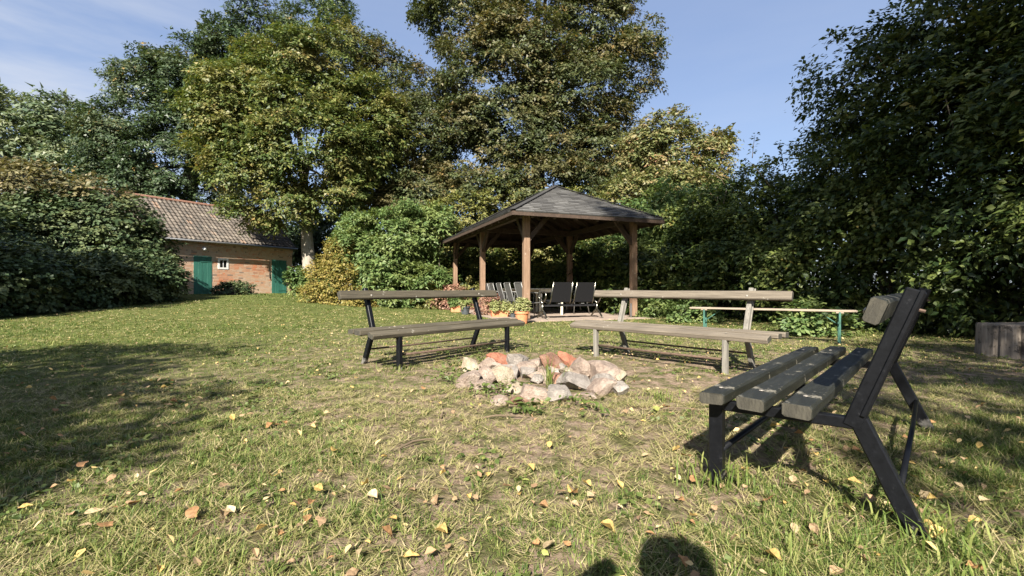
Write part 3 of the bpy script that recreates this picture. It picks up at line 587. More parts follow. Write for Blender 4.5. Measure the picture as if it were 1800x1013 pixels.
tree('shade_plum_tree', 'tree beyond the left of the picture that shades the low hedge', 'tree', (-16.8, 2.0), [(-15.9, 3.0, 8.0, 1.8, 2.2, 1.2), (-15.2, 5.4, 7.6, 1.4, 1.6, 1.0), (-17.2, 1.4, 7.6, 1.6, 1.6, 1.2)], .2, M['bark'], M['leaf_lime'], 170, 7, 11, .6, .2, .14, .5, 6, back=1.0, twigs=4, tri=True)

# ------------------------------------------------------------------ brick shed
def make_shed():
    D = Vector((.52, .85, 0)).normalized(); O = Vector((-16.0, 21.7, 0)) - D * 2.5; ang = math.atan2(D.y, D.x)
    z0 = .42; t = thing('brick_shed', 'old brick shed with tiled roof and teal green doors behind the ivy', 'shed', (O.x, O.y, z0), ang)
    Lw, H, Dp = 8.66, 2.78, 5.0; s0 = 2.5
    doors = [(s0 + .987, s0 + 1.81, 2.03), (s0 + 4.93, s0 + 5.81, 2.03)]; win = (s0 + 2.19, s0 + 2.52, 1.50, 1.87)
    MB().box(.02, Lw - .02, .0, Dp, -.3, H - .02).build('wall', M['mortar'], t)
    V, F, T = [], [], []; rh, bl = .0772, .25; rs = random.Random(5)
    def brick(x0, x1, za, zb, proud, tn):
        n = len(V); y = -proud
        for (xx, zz) in ((x0, za), (x1, za), (x1, zb), (x0, zb)): V.append((xx, y, zz)); V.append((xx, .06, zz)); T.append((tn,)); T.append((tn,))
        F.extend([(n, n + 2, n + 4, n + 6), (n, n + 1, n + 3, n + 2), (n + 2, n + 3, n + 5, n + 4), (n + 4, n + 5, n + 7, n + 6), (n + 6, n + 7, n + 1, n)])
    nrow = int(H / rh)
    for r in range(nrow):
        za = r * rh; zb = za + rh - .013; x = -(r % 2) * bl * .5
        soldier = r in (nrow - 7, nrow - 6)
        while x < Lw:
            ln = (bl if not soldier else .075) * (rs.uniform(.9, 1.08) if rs.random() > .3 or soldier else .5); x0, x1 = max(x, 0), min(x + ln - .013, Lw); x += ln
            if x1 - x0 < .03: continue
            mid = (x0 + x1) / 2; zc = (za + zb) / 2
            if any(a - .02 < mid < b + .02 and zc < h + .02 for a, b, h in doors): continue
            if win[0] - .09 < mid < win[1] + .09 and win[2] - .04 < zc < win[3] + .04: continue
            red = .5 * (math.exp(-(((mid - s0 - 2.35) / .45) ** 2 + ((zc - .85) / .45) ** 2)) + math.exp(-(((mid - s0 - 4.2) / .6) ** 2 + ((zc - 1.6) / .5) ** 2)) + .7 * math.exp(-(((mid - s0 - 3.2) / .35) ** 2 + ((zc - 1.7) / .4) ** 2)))
            tn = min(.93, max(0, rs.gauss(.28, .17) + red)); tn = 1 if rs.random() < .05 else tn
            pr = .003 + rs.uniform(.0, .003) + (.035 if r >= nrow - 5 else 0) + (.03 if r >= nrow - 3 else 0)
            brick(x0, x1, za + rs.uniform(-.002, .002), zb, pr, tn)
    b = mesh_np('bricks', np.array(V), np.array(F), M['brick'], t, tint=np.array(T), world=False); b['kind'] = 'stuff'
    V, F, T = [], [], []
    for r in range(nrow):                      # right gable end, same brickwork
        za = r * rh; y = -(r % 2) * .125
        while y < Dp:
            y0, y1 = max(y, .065), min(y + .237, Dp); y += .25
            if y1 - y0 < .04: continue
            n = len(V); tn = min(1, max(0, rs.gauss(.3, .2))); x1 = Lw + rs.uniform(.0, .012)
            for (yy, zz) in ((y0, za), (y1, za), (y1, za + rh - .013), (y0, za + rh - .013)): V.append((x1, yy, zz)); V.append((Lw - .06, yy, zz)); T.append((tn,)); T.append((tn,))
            F.extend([(n, n + 2, n + 4, n + 6), (n, n + 1, n + 3, n + 2), (n + 2, n + 3, n + 5, n + 4), (n + 4, n + 5, n + 7, n + 6), (n + 6, n + 7, n + 1, n)])
    b = mesh_np('bricks', np.array(V), np.array(F), M['brick'], t, tint=np.array(T), world=False); b['kind'] = 'stuff'
    rz, ry = 4.95, 2.5                          # ridge
    MB().add([(Lw - .08, .08, H - .03), (Lw - .08, Dp - .02, H - .03), (Lw - .08, ry, rz - .12), (Lw - .2, .08, H - .03), (Lw - .2, Dp - .02, H - .03), (Lw - .2, ry, rz - .12)], [(0, 1, 2), (5, 4, 3), (0, 2, 5, 3), (1, 4, 5, 2), (0, 3, 4, 1)]).build('gable', M['mortar'], t)
    MB().add([(.08, .08, H - .03), (.08, Dp - .02, H - .03), (.08, ry, rz - .12), (.2, .08, H - .03), (.2, Dp - .02, H - .03), (.2, ry, rz - .12)], [(2, 1, 0), (3, 4, 5), (3, 5, 2, 0), (2, 5, 4, 1), (1, 4, 3, 0)]).build('gable', M['mortar'], t)
    ey, ez = -.30, H - .02
    sl = Vector((0, ry - ey, rz - ez)); sl_n = sl.normalized(); nrm = Vector((0, -sl_n.z, sl_n.y))
    roof = MB().add([(-.1, ey, ez), (Lw + .1, ey, ez), (Lw + .1, ry, rz), (-.1, ry, rz), (-.1, ey, ez - .05), (Lw + .1, ey, ez - .05), (Lw + .1, ry, rz - .06), (-.1, ry, rz - .06)],
                    [(0, 1, 2, 3), (7, 6, 5, 4), (0, 4, 5, 1), (1, 5, 6, 2), (3, 7, 4, 0)]).build('roof', M['timber'], t)
    MB().add([(-.1, ry, rz), (Lw + .1, ry, rz), (Lw + .1, Dp + .3, ez), (-.1, Dp + .3, ez), (-.1, ry, rz - .06), (Lw + .1, ry, rz - .06), (Lw + .1, Dp + .3, ez - .06), (-.1, Dp + .3, ez - .06)],
             [(0, 1, 2, 3), (7, 6, 5, 4), (2, 6, 7, 3), (1, 5, 6, 2), (3, 7, 4, 0)]).build('rear_roof', M['tile'], t)
    V, F, T = [], [], []; tw, te = .205, .285; nc = int(sl.length / te) + 1; prof = [(0, .022), (.2, .045), (.42, .03), (.62, .0), (.82, -.006), (1.02, .024)]
    for r in range(nc):
        for k in range(int((Lw + .2) / tw)):
            x0 = -.1 + k * tw; tn = min(1, max(0, rs.gauss(.5, .22))); n = len(V)
            a = Vector((0, ey, ez)) + sl_n * (r * te + rs.uniform(-.012, .012)); bb = Vector((0, ey, ez)) + sl_n * min((r + 1) * te + .05, sl.length)
            tl = rs.uniform(-.006, .010)
            for (u, hh) in prof:
                p = a + nrm * (hh + .038 + tl); q = bb + nrm * (hh + .012); xx = x0 + u * tw; e = a + nrm * (hh + .014 + tl)
                V += [(xx, p.y, p.z), (xx, q.y, q.z), (xx, e.y, e.z)]; T += [(tn,)] * 3
            for i in range(len(prof) - 1):
                o = n + i * 3; F += [(o, o + 3, o + 4, o + 1), (o + 2, o + 5, o + 3, o)]
    tl = mesh_np('roof_tiles', np.array(V), np.array(F), M['tile'], roof, tint=np.array(T), world=False); tl['kind'] = 'stuff'
    for k in range(int((Lw + .2) / .38)):
        x0 = -.1 + k * .38; m = MB(); pts = [(x0, ry, rz + .015), (x0 + .40, ry, rz + .03)]
        m.tube(pts, [.10, .092], 10); m.build('ridge_tile', M['ridge_tile'], roof)
    MB().tube([(-.1, ey - .07, ez - .03), (Lw + .1, ey - .07, ez - .06)], .055, 10).build('gutter', M['gutter'], t, smooth=True)
    for a, bq, h in doors:
        dr = MB().box(a, bq, .015, .05, -.05, h).build('door', M['green_door'], t); n = 4; w = (bq - a) / n
        for k in range(n): MB().box(a + k * w + .004, a + (k + 1) * w - .004, -.012 - .004 * (k % 2), .012, -.04, h - .012 * (k % 2)).build('plank', M['green_door'], dr, bevel=.003)
        for zz in (.32, h - .28): MB().box(bq - .52, bq + .03, -.026, -.017, zz - .022, zz + .022).build('hinge', M['green_door'], dr)
        MB().tube([(a + .10, -.02, .98), (a + .10, -.06, .98), (a + .10, -.06, .86), (a + .10, -.02, .86)], .010, 6).build('handle', M['black_metal'], dr)
    wf = MB(); a, bq, za, zb = win
    wf.box(a - .09, a, -.02, .05, za - .09, zb + .10).box(bq, bq + .09, -.02, .05, za - .09, zb + .10).box(a, bq, -.021, .05, zb, zb + .10).box(a, bq, -.021, .05, za - .09, za)
    w = wf.build('window', M['white_paint'], t); MB().box(a, bq, -.004, .004, za, zb).build('pane', M['glass_dark'], w); MB().box((a + bq) / 2 - .012, (a + bq) / 2 + .012, -.016, -.005, za, zb).build('glazing_bar', M['white_paint'], w)
    lx = s0 + 1.38; lamp = MB().tube([(lx, .0, 2.48), (lx, -.10, 2.50), (lx, -.20, 2.46)], .016, 6).build('wall_lamp', M['gutter'], t)
    o = MB().lathe([(.0, .02), (.05, .015), (.085, -.02), (.10, -.07), (.085, -.12), (.05, -.15), (.0, -.16)], 14).build('lamp_globe', M['lamp_white'], lamp, smooth=True); o.location = (lx, -.20, 2.44)
    # loose wires and the stay of the gutter
    MB().tube([(s0 + 4.8, -.02, 1.9), (s0 + 4.78, -.03, 1.2), (s0 + 4.85, -.02, .9)], .012, 5).build('cable', M['black_metal'], t)
    return t
make_shed()
mx, my = -12.95, 21.6
mo = thing('earth_mound', 'dark earth mound in front of the shed doors', 'mound', (mx, my, gzf(mx, my)))
V = []; n = 22
for i in range(8):
    for k in range(n):
        a = 2 * math.pi * k / n; rr = i / 7; j = 1 + .25 * mnoise.noise(Vector((math.cos(a) * 1.5, math.sin(a) * 1.5, i * .4)))
        V.append((mx + math.cos(a) * rr * .85 * j, my + math.sin(a) * rr * .7 * j, gzf(mx, my) - .03 + .48 * (1 - rr ** 1.6) * j))
F = [(i * n + k, i * n + (k + 1) % n, (i + 1) * n + (k + 1) % n, (i + 1) * n + k) for i in range(7) for k in range(n)]
mesh_np('earth', np.array(V), np.array(F)[:, ::-1], M['soil'], mo)
crown(mo, 'ivy', [(mx, my, gzf(mx, my) + .12, .8, .65, .34)], 70, 6, 9, .16, .09, .06, .2, M['leaf_ivy'], back=1, low=-.2)

# ------------------------------------------------------------------ pavilion
def make_pavilion():
    t = thing('garden_pavilion', 'open wooden garden pavilion with hipped grey shingle roof', 'pavilion', GP, G_ANG)
    pw = .165
    posts = [(0, 0), (GLX, 0), (0, GLY / 2), (GLX, GLY / 2), (0, GLY), (GLX, GLY)]
    zb = 2.80
    for (x, y) in posts:
        p = MB().box(x - pw / 2, x + pw / 2, y - pw / 2, y + pw / 2, .05, zb).build('post', M['post'], t, bevel=.008)
        MB().box(x - pw / 2 - .006, x - pw / 2 - .001, y - .04, y + .04, .0, .42).box(x + pw / 2 + .001, x + pw / 2 + .006, y - .04, y + .04, .0, .42).build('post_anchor', M['gutter'], p)
        for dx, dy in ((1, 0), (-1, 0), (0, 1), (0, -1)):
            ex, ey = x + dx * .62, y + dy * .62
            if not (-.01 <= ex <= GLX + .01 and -.01 <= ey <= GLY + .01): continue
            MB().beam((x + dx * .05, y + dy * .05, 2.16), (ex, ey, zb + .02), .09, .13).build('brace', M['timber'], p, bevel=.005)
    for x in (0, GLX): MB().box(x - .075, x + .075, -.2, GLY + .2, zb, zb + .16).build('wall_plate', M['timber'], t, bevel=.006)
    for y in (0, GLY / 2, GLY): MB().box(-.2, GLX + .2, y - .074, y + .074, zb + .012, zb + .172).build('tie_beam', M['timber'], t, bevel=.006)
    ov = .62; x0, x1, y0, y1 = -ov, GLX + ov, -ov, GLY + ov; ez = 2.80; hw = (x1 - x0) / 2; rz = 4.03; rx = (x0 + x1) / 2; ya, yb = y0 + hw, y1 - hw
    A, B, Cc, Dd = Vector((x0, y0, ez)), Vector((x1, y0, ez)), Vector((x1, y1, ez)), Vector((x0, y1, ez)); R1, R2 = Vector((rx, ya, rz)), Vector((rx, yb, rz))
    th = Vector((0, 0, .03)); vs = [A, B, Cc, Dd, R1, R2]; vs2 = [v - th for v in vs]
    roof = MB().add(vs + vs2, [(0, 1, 4), (1, 2, 5, 4), (2, 3, 5), (3, 0, 4, 5), (10, 7, 6), (10, 11, 8, 7), (11, 9, 8), (11, 10, 6, 9), (0, 6, 7, 1), (1, 7, 8, 2), (2, 8, 9, 3), (3, 9, 6, 0)]).build('roof', M['timber'], t)
    rs = random.Random(9); V, F, T = [], [], []
    def face(e0, e1, r0, r1):
        d = (e1 - e0).normalized(); mid_e = (e0 + e1) / 2; up = ((r0 + r1) / 2 - mid_e); up = (up - d * up.dot(d)); sl = up.length; up.normalize(); nrm = d.cross(up).normalized()
        if nrm.z < 0: nrm = -nrm
        ra, rb = (r0 - e0).dot(d), (r1 - e0).dot(d); ln = (e1 - e0).length; ch = .145; nc = int(math.ceil(sl / ch))
        for r in range(nc):
            s0_, s1_ = r * ch - .02, min((r + 1) * ch + .03, sl); fm = (s0_ + s1_) / 2 / sl
            lo, hi = ra * fm, ln + (rb - ln) * fm; xx = lo - rs.uniform(0, .3)
            while xx < hi:
                a, b = max(xx, lo), min(xx + .326, hi); xx += .333
                if b - a < .03: continue
                n = len(V); dz = rs.uniform(0, .006); dd = rs.uniform(-.012, .012) if r else 0; tn = min(1, max(0, rs.gauss(.5, .24)))
                p0 = e0 + d * a + up * (s0_ + dd) + nrm * (.042 + dz); p1 = e0 + d * b + up * (s0_ + dd) + nrm * (.042 + dz); p2 = e0 + d * b + up * s1_ + nrm * .024; p3 = e0 + d * a + up * s1_ + nrm * .024
                for p in (p0, p1, p2, p3, p0 - nrm * .036, p1 - nrm * .036): V.append(tuple(p)); T.append((tn,))
                F.extend([(n, n + 1, n + 2, n + 3), (n + 4, n + 5, n + 1, n)])
    face(A, B, R1, R1); face(B, Cc, R1, R2); face(Cc, Dd, R2, R2); face(Dd, A, R2, R1)
    sh = mesh_np('shingles', np.array(V), np.array(F), M['shingle'], roof, tint=np.array(T), world=False); sh['kind'] = 'stuff'
    M_cap = M['shingle']
    for p, q in ((A, R1), (B, R1), (Cc, R2), (Dd, R2), (R1, R2)):
        MB().beam(p + Vector((0, 0, .055)), q + Vector((0, 0, .06)), .15, .018).build('hip_cap', M_cap, roof)
    for p, q in ((A, B), (B, Cc), (Cc, Dd), (Dd, A)):
        d = (q - p).normalized(); MB().beam(p - Vector((0, 0, .045)) + d * .012, q - Vector((0, 0, .045)) - d * .012, .03, .105).build('fascia_board', M['timber'], roof, bevel=.004)
    def rafter(p, q): MB().beam(Vector(p) - Vector((0, 0, .095)), Vector(q) - Vector((0, 0, .095)), .07, .11).build('rafter', M['timber'], t)
    for e, r in ((A, R1), (B, R1), (Cc, R2), (Dd, R2)): rafter(e.lerp(r, .03), r)
    k = x0 + .55
    while k < x1 - .3:
        run = min(k - x0, x1 - k); f = run / hw
        rafter((k, y0 + .03, ez), (k, y0 + run, ez + (rz - ez) * f)); rafter((k, y1 - .03, ez), (k, y1 - run, ez + (rz - ez) * f)); k += .64
    k = y0 + .55
    while k < y1 - .3:
        run = min(k - y0, y1 - k, hw); f = run / hw
        for sx, xe in ((1, x0), (-1, x1)): rafter((xe + sx * .03, k, ez), (xe + sx * run, k, ez + (rz - ez) * f))
        k += .66
    return t
make_pavilion()
def gl(x, y, z=0): return GP + GA * x + GB * y + Vector((0, 0, z))
fl = thing('paving', 'pinkish concrete paving under the pavilion', 'paving', GP, G_ANG); fl['kind'] = 'structure'
k = 0; yy = -.55
while yy < GLY + .5:
    xx = -.60
    while xx < GLX + .5:
        MB().box(xx + .004, xx + .496, yy + .004, yy + .496, -.05, .022 + random.uniform(-.004, .004)).build('paving_slab', M['concrete'], fl, bevel=.004); xx += .5
    yy += .5

# ------------------------------------------------------------------ benches round the fire
def plank(bm_name, x0, x1, y0, y1, z0, z1, mat, parent, tilt=0., bev=.010, seed=0, wob=.004, hinge=None):
    """timber lying along local x with rounded, slightly uneven edges"""
    bm = bmesh.new(); n = 15; prof = []
    hy, hz = (y1 - y0) / 2, (z1 - z0) / 2
    for cy, cz in ((-1, -1), (1, -1), (1, 1), (-1, 1)):
        for (a, b) in (((0, 1), (1, 0)) if cy * cz < 0 else ((1, 0), (0, 1))):
            prof.append((cy * (hy - bev * b), cz * (hz - bev * a)))
    rings = []
    for i in range(n):
        x = x0 + (x1 - x0) * min(1, max(0, (i - 1) / (n - 3))) + (.008 if i == 1 else -.008 if i == n - 2 else 0); shr = 1 - (.07 if i in (0, n - 1) else 0); ring = []
        for (py, pz) in prof:
            q = Vector((x * 3 + seed * 7.3, py * 20, pz * 20)); nz = mnoise.noise(q)
            ring.append(bm.verts.new((x + (.004 * mnoise.noise(q * 2) if i in (0, n - 1) else 0), py * shr + wob * nz, pz * shr + wob * mnoise.noise(q + Vector((9, 9, 9))))))
        rings.append(ring)
    m = len(prof)
    for i in range(n - 1):
        for k in range(m): bm.faces.new((rings[i][k], rings[i + 1][k], rings[i + 1][(k + 1) % m], rings[i][(k + 1) % m]))
    bm.faces.new(rings[0]); bm.faces.new(rings[-1][::-1]); bmesh.ops.recalc_face_normals(bm, faces=bm.faces[:])
    me = bpy.data.meshes.new(bm_name); bm.to_mesh(me); bm.free()
    for i, p in enumerate(me.polygons): p.use_smooth = False
    me.materials.append(mat)
    if len(me.polygons) and parent is not None:
        me.materials.append(M['end_grain'])
        for p in me.polygons:
            if len(p.vertices) > 4: p.material_index = 1
    o = obj(bm_name, me, None, parent); o.location = (0, (y0 + y1) / 2, (z0 + z1) / 2); o.rotation_euler = (tilt, 0, 0); return o

def make_bench(label, front, ang, span, ov, wood, legm, barm, back_over=0., seed=0, front_tilt=-.34, second_frame=None, rbar=None, ov_near=None):
    """front: foot of the front leg at local x=0; local x runs along the bench, local y to its back"""
    t = thing('park_bench', label, 'bench', (front[0], front[1], 0), ang, 'benches round the fire ring')
    inv = Matrix.Rotation(-ang, 3, 'Z')
    for fx, mat in ((0, legm), (span, second_frame or legm)):
        def gl_z(y):
            p = Matrix.Rotation(ang, 3, 'Z') @ Vector((fx, y, 0)); return gzf(front[0] + p.x, front[1] + p.y)
        z_f, z_r = gl_z(0) - .03, gl_z(.71) - .03
        w = .048
        MB().beam((fx, 0, z_f), (fx, .0, .372), w, .058, (0, 1, 0)).build('front_leg', mat, t, bevel=.005)
        MB().beam((fx, -.028, .352), (fx, .50, .366), w - .006, .042).build('seat_rail', mat, t, bevel=.004)
        MB().beam((fx, .508, .385), (fx, .70, z_r), w, .060, (0, 1, 0)).build('rear_leg', mat, t, bevel=.005)
        MB().beam((fx, .488, .352), (fx, .672, .865), w + .002, .060, (0, 1, 0)).build('back_post', mat, t, bevel=.005)
        MB().beam((fx + .029, .523, .400), (fx + .029, .690, .862), .012, .014, (0, 1, 0)).build('back_flange', mat, t, bevel=.002)
    a0, a1 = -ov, span + (ov if ov_near is None else ov_near)
    plank('seat_plank', a0 + .02, a1 - .02, -.036, .070, .374 - (.012 if front_tilt < -.1 else 0), .426 - (.012 if front_tilt < -.1 else 0), wood, t, front_tilt * -1, .009, seed + 1)
    plank('seat_plank', a0 - .03, a1 + .02, .126, .232, .384, .437, wood, t, -.02, .009, seed + 2)
    plank('seat_plank', a0 - .01, a1 + .03, .290, .392, .386, .439, wood, t, -.04, .009, seed + 3)
    plank('back_plank', a0 - .02, a1 + (.01 if ov_near is None else -.09), .532, .588, .740, .836, wood, t, -.34, .009, seed + 4)
    MB().tube([(0, .02, .155), (span * .5, .025, .150), (span, .02, .155)], .013, 8).build('front_stretcher', barm, t, smooth=True)
    MB().tube([(0, .628, .165), (span * .4, .632, .158), (span, .628, .160)], .011, 8).build('rear_stretcher', rbar or barm, t, smooth=True)
    for fx in (0, span):
        for (y, z) in ((.018, .4285 - (.008 if front_tilt < -.1 else 0)), (.18, .4395), (.34, .4415)):
            o = MB().lathe([(.0, .004), (.007, .003), (.010, 0)], 8).build('bolt', M['bolt'], t); o.location = (fx, y, z)
        o = MB().lathe([(.0, .006), (.009, .004), (.013, 0)], 8).build('bolt', M['bolt'], t); o.location = (fx, .528, .787); o.rotation_euler = (R(70), 0, 0)
        o = MB().tube([(fx, .655, .800), (fx, .695, .789)], .006, 6).build('bolt_end', M['rust'], t)
    return t
make_bench('olive weathered bench with black legs, left of the fire ring', (-1.195, 4.92), R(49), 1.72, .36, M['bench_olive'], M['iron'], M['rust'], seed=1)
# the right bench runs away to the left when seen from its back, so its x axis points from right to left
make_bench('silvery weathered bench with grey legs, right behind the fire ring', (1.05, 5.80), R(-48), 1.60, .42, M['bench_grey'], M['grey_leg'], M['rust'], seed=11)
make_bench('dark green bench with black iron frame standing nearest the camera', (2.07, 3.33), R(47.5 + 180), 1.71, .30, M['bench_dark'], M['iron'], M['iron'], seed=21, rbar=M['iron'], ov_near=.14, front_tilt=-.05)

# folding beer bench with green legs
def make_beer_bench():
    a, b = Vector((3.22, 8.35, 0)), Vector((5.28, 7.10, 0)); d = b - a; ang = math.atan2(d.y, d.x); Ln = d.length
    t = thing('folding_bench', 'long folding bench with green metal legs in front of the hedge', 'bench', a, ang)
    plank('seat_plank', 0, Ln, -.125, .125, .500, .528, M['old_plank'], t, 0, .006, 41, .002)
    for fx, s in ((.24, 1), (Ln - .22, -1)):
        lf = MB().beam((fx, -.10, .0), (fx + s * .0, -.10, .498), .028, .045, (0, 1, 0)).build('leg', M['green_iron'], t, bevel=.003)
        MB().beam((fx, .10, .0), (fx, .10, .498), .028, .045, (0, 1, 0)).build('leg', M['green_iron'], t, bevel=.003)
        MB().tube([(fx, -.10, .02), (fx, .10, .02)], .012, 6).build('foot_bar', M['green_iron'], t)
        MB().tube([(fx, -.10, .30), (fx, .10, .30)], .009, 6).build('cross_bar', M['green_iron'], t)
        MB().beam((fx + s * .01, 0, .30), (fx + s * .26, 0, .492), .022, .012).build('folding_stay', M['green_iron'], t)
        MB().box(fx - .05, fx + .05, -.12, .12, .482, .4985).build('cleat', M['old_plank'], t)
    return t
make_beer_bench()

# log
lx, ly = 6.46, 5.95
lg = thing('sawn_log', 'upright grey sawn log without bark at the right edge by the hedge', 'log', (lx, ly, gzf(lx, ly) - .03))
n, V, F = 64, [], []
for i, (z, s) in enumerate(((0, 1.03), (.06, 1.0), (.2, .985), (.34, .975), (.425, .97), (.445, .955))):
    for k in range(n):
        a = 2 * math.pi * k / n; q = 1 + .035 * mnoise.noise(Vector((math.cos(a) * 2.5, math.sin(a) * 2.5, 3))) + .035 * mnoise.noise(Vector((math.cos(a) * 9, math.sin(a) * 9, 1 + z * 2))) - (.09 if k in (7, 35, 41, 46, 50) else 0)
        V.append((math.cos(a) * .37 * s * q, math.sin(a) * .37 * s * q, z + .03 * mnoise.noise(Vector((math.cos(a) * 3, math.sin(a) * 3, 8))) * (i > 3)))
for i in range(5):
    for k in range(n): F.append((i * n + k, i * n + (k + 1) % n, (i + 1) * n + (k + 1) % n, (i + 1) * n + k))
F.append(tuple(5 * n + k for k in range(n)))
mb = MB(); mb.add(V, F); mb.build('log_body', M['log'], lg)

# ------------------------------------------------------------------ fire ring
SG = 'stones of the fire ring'
def rock(px, py, w, h, d, mat, label, seed, cut=7, depth=.9, sink=.25):
    """angular stone of w x h metres centred on the ray through (px, py) at distance d"""
    rs = random.Random(seed); c = W(px, py, d); bm = bmesh.new(); bmesh.ops.create_icosphere(bm, subdivisions=3, radius=1)
    planes = []
    for k in range(cut + 6):
        nn = Vector((rs.gauss(0, 1), rs.gauss(0, 1), rs.gauss(0, 1))).normalized(); planes.append((nn, rs.uniform(.42, .74)))
    for v in bm.verts:
        p = v.co.copy()
        for nn, dd in planes:
            e = p.dot(nn) - dd
            if e > 0: p -= nn * e
        p *= 1 + .07 * mnoise.noise(p * 2.2 + Vector((seed, 0, 0))) + .05 * mnoise.noise(p * 6 + Vector((seed, 3, 0)))
        v.co = p
    mn = [min(v.co[i] for v in bm.verts) for i in range(3)]; mxx = [max(v.co[i] for v in bm.verts) for i in range(3)]
    dims = (w, w * depth, h)
    for v in bm.verts: v.co = Vector([((v.co[i] - mn[i]) / (mxx[i] - mn[i]) - .5) * dims[i] for i in range(3)])
    me = bpy.data.meshes.new('stone'); bm.to_mesh(me); bm.free()
    o = obj('stone', me, mat); o.location = c; o.rotation_euler = (rs.uniform(-.15, .15), rs.uniform(-.2, .2), rs.uniform(-.3, .3))
    return tag(o, label, 'stone', SG)
sp, sr, sg, sc, sb = M['stone_pink'], M['stone_red'], M['stone_grey'], M['stone_cream'], M['stone_brown']
stones = [  # pixel centre, width, height in px, distance, material, label
    (830, 643, 33, 28, 4.95, sc, 'cream stone at the back left end of the fire ring'),
    (862, 645, 34, 30, 4.80, sp, 'small pink stone behind the big pale one at the left of the fire ring'),
    (876, 632, 44, 24, 4.85, sr, 'flat orange red stone lying on top at the back left of the fire ring'),
    (911, 642, 40, 36, 4.80, sg, 'tall grey stone in the middle of the back left arc'),
    (940, 641, 26, 24, 4.95, sp, 'small pink stone between the grey and the scorched one'),
    (970, 643, 44, 42, 4.85, sb, 'scorched brown red stone at the middle of the back arc'),
    (1003, 640, 38, 40, 4.85, sr, 'tall rounded orange red stone in the back arc'),
    (1026, 650, 42, 42, 4.65, sp, 'pale pink stone right of the orange red rounded one'),
    (848, 664, 38, 38, 4.55, sp, 'pale pink boulder at the left of the fire ring'),
    (822, 672, 40, 36, 4.45, sp, 'speckled grey pink boulder at the far left of the fire ring'),
    (850, 680, 34, 24, 4.30, sp, 'low speckled stone under the cream slab at the left'),
    (880, 662, 42, 34, 4.35, sc, 'cream slab leaning out at the left front of the fire ring'),
    (900, 655, 24, 22, 4.60, sp, 'small pink stone inside the ring behind the cream slab'),
    (906, 684, 32, 22, 4.05, sc, 'small cream stone low at the left front'),
    (928, 658, 24, 22, 4.50, sg, 'small dark grey stone in the middle of the fire ring'),
    (944, 668, 22, 18, 4.40, sg, 'small pebble grey stone in the hollow of the ring'),
    (978, 668, 26, 22, 4.45, sb, 'small brown stone in the hollow of the ring'),
    (962, 652, 30, 22, 4.65, sp, 'small pale stone under the scorched one'),
    (1012, 674, 54, 34, 4.25, sg, 'broad pale grey slab at the right front of the fire ring'),
    (1000, 657, 28, 20, 4.50, sc, 'small cream stone behind the broad grey slab'),
    (1060, 656, 46, 38, 4.45, sp, 'big peach coloured block at the right, the upper of two'),
    (1058, 682, 46, 32, 4.25, sp, 'big peach coloured block at the right, the lower of two'),
    (1088, 664, 26, 26, 4.55, sc, 'small cream stone at the right end of the fire ring'),
    (1090, 685, 26, 26, 4.25, sg, 'small grey stone at the front right end of the fire ring'),
    (937, 692, 42, 32, 4.00, sp, 'flat pink stone at the front, half sunk in the grass'),
    (985, 696, 42, 32, 3.95, sg, 'flat grey stone at the front, half sunk in the grass'),
    (878, 706, 28, 20, 3.85, sp, 'small pink stone sunk in the grass at the front left'),
    (912, 708, 28, 20, 3.75, sb, 'small brown stone sunk in the grass at the front'),
    (1030, 698, 36, 16, 4.0, sp, 'low brownish pink stone in front of the broad grey slab')]
stone_mats = {}
for i, (px, py, w, h, d, m, lab) in enumerate(stones):
    d = min(d, CAM_H * FPX / (py + h * .42 - 506.5) + w * .4 * d / FPX); k = d / FPX
    hh = h * k * 1.12
    rock(px, py, w * k * 1.2, hh, d, m, lab, 100 + i, 7, .95)
    # stones that would float stand on hidden rubble of their own ring
rub = [(0, .1), (-.35, .25), (.35, .25), (-.6, .0), (.62, .05), (.15, .4), (-.15, .42), (.5, -.2)]
for i, (dx, dy) in enumerate(rub):
    o = rock(900, 506, .26, .20, 4.4, sg if i % 2 else sp, 'half hidden rubble stone ' + ('in the middle of the ring', 'under the left of the back arc', 'under the right of the back arc', 'at the far left inside the ring', 'at the far right inside the ring', 'behind the scorched stone', 'behind the tall grey stone', 'under the broad grey slab')[i], 300 + i); o.location = (FIRE[0] + dx, FIRE[1] + dy + .1, .03)

# ------------------------------------------------------------------ furniture under the pavilion
def make_armchair():
    t = thing('garden_armchair', 'x', 'chair', (0, 0, 0), 0, 'armchairs in a row under the pavilion')
    for s in (-1, 1):
        y = s * .27
        MB().tube([(.28, y, 0), (.25, y, .43), (.27, y, .66), (.22, y, .70), (-.28, y, .74)], .014, 8).build('front_leg', M['alu'], t, smooth=True)
        MB().tube([(-.30, y, 0), (-.20, y, .42), (-.36, y, .98), (-.34, y * .96, 1.0)], .014, 8).build('rear_leg', M['alu'], t, smooth=True)
        MB().tube([(.25, y, .44), (-.20, y, .41)], .012, 6).build('seat_rail', M['alu'], t)
    MB().tube([(-.34, -.26, 1.0), (-.34, .26, 1.0)], .014, 8).build('top_rail', M['alu'], t)
    MB().box(-.20, .26, -.255, .255, .415, .432).build('seat', M['mesh_black'], t)
    MB().beam((-.205, 0, .45), (-.352, 0, .975), .50, .012, (1, 0, 0)).build('backrest', plain_mesh, t)
    return t
plain_mesh = plain_mat('grey woven chair back', (.09, .09, .088), .6, var=.3, scale=60)
ch = make_armchair()
labs = ['aluminium armchair nearest the front pavilion post', 'second aluminium armchair behind the front pavilion post', 'third aluminium armchair of the row left of the front pavilion post', 'fourth aluminium armchair of the row under the pavilion', 'aluminium armchair at the far end of the row under the pavilion']
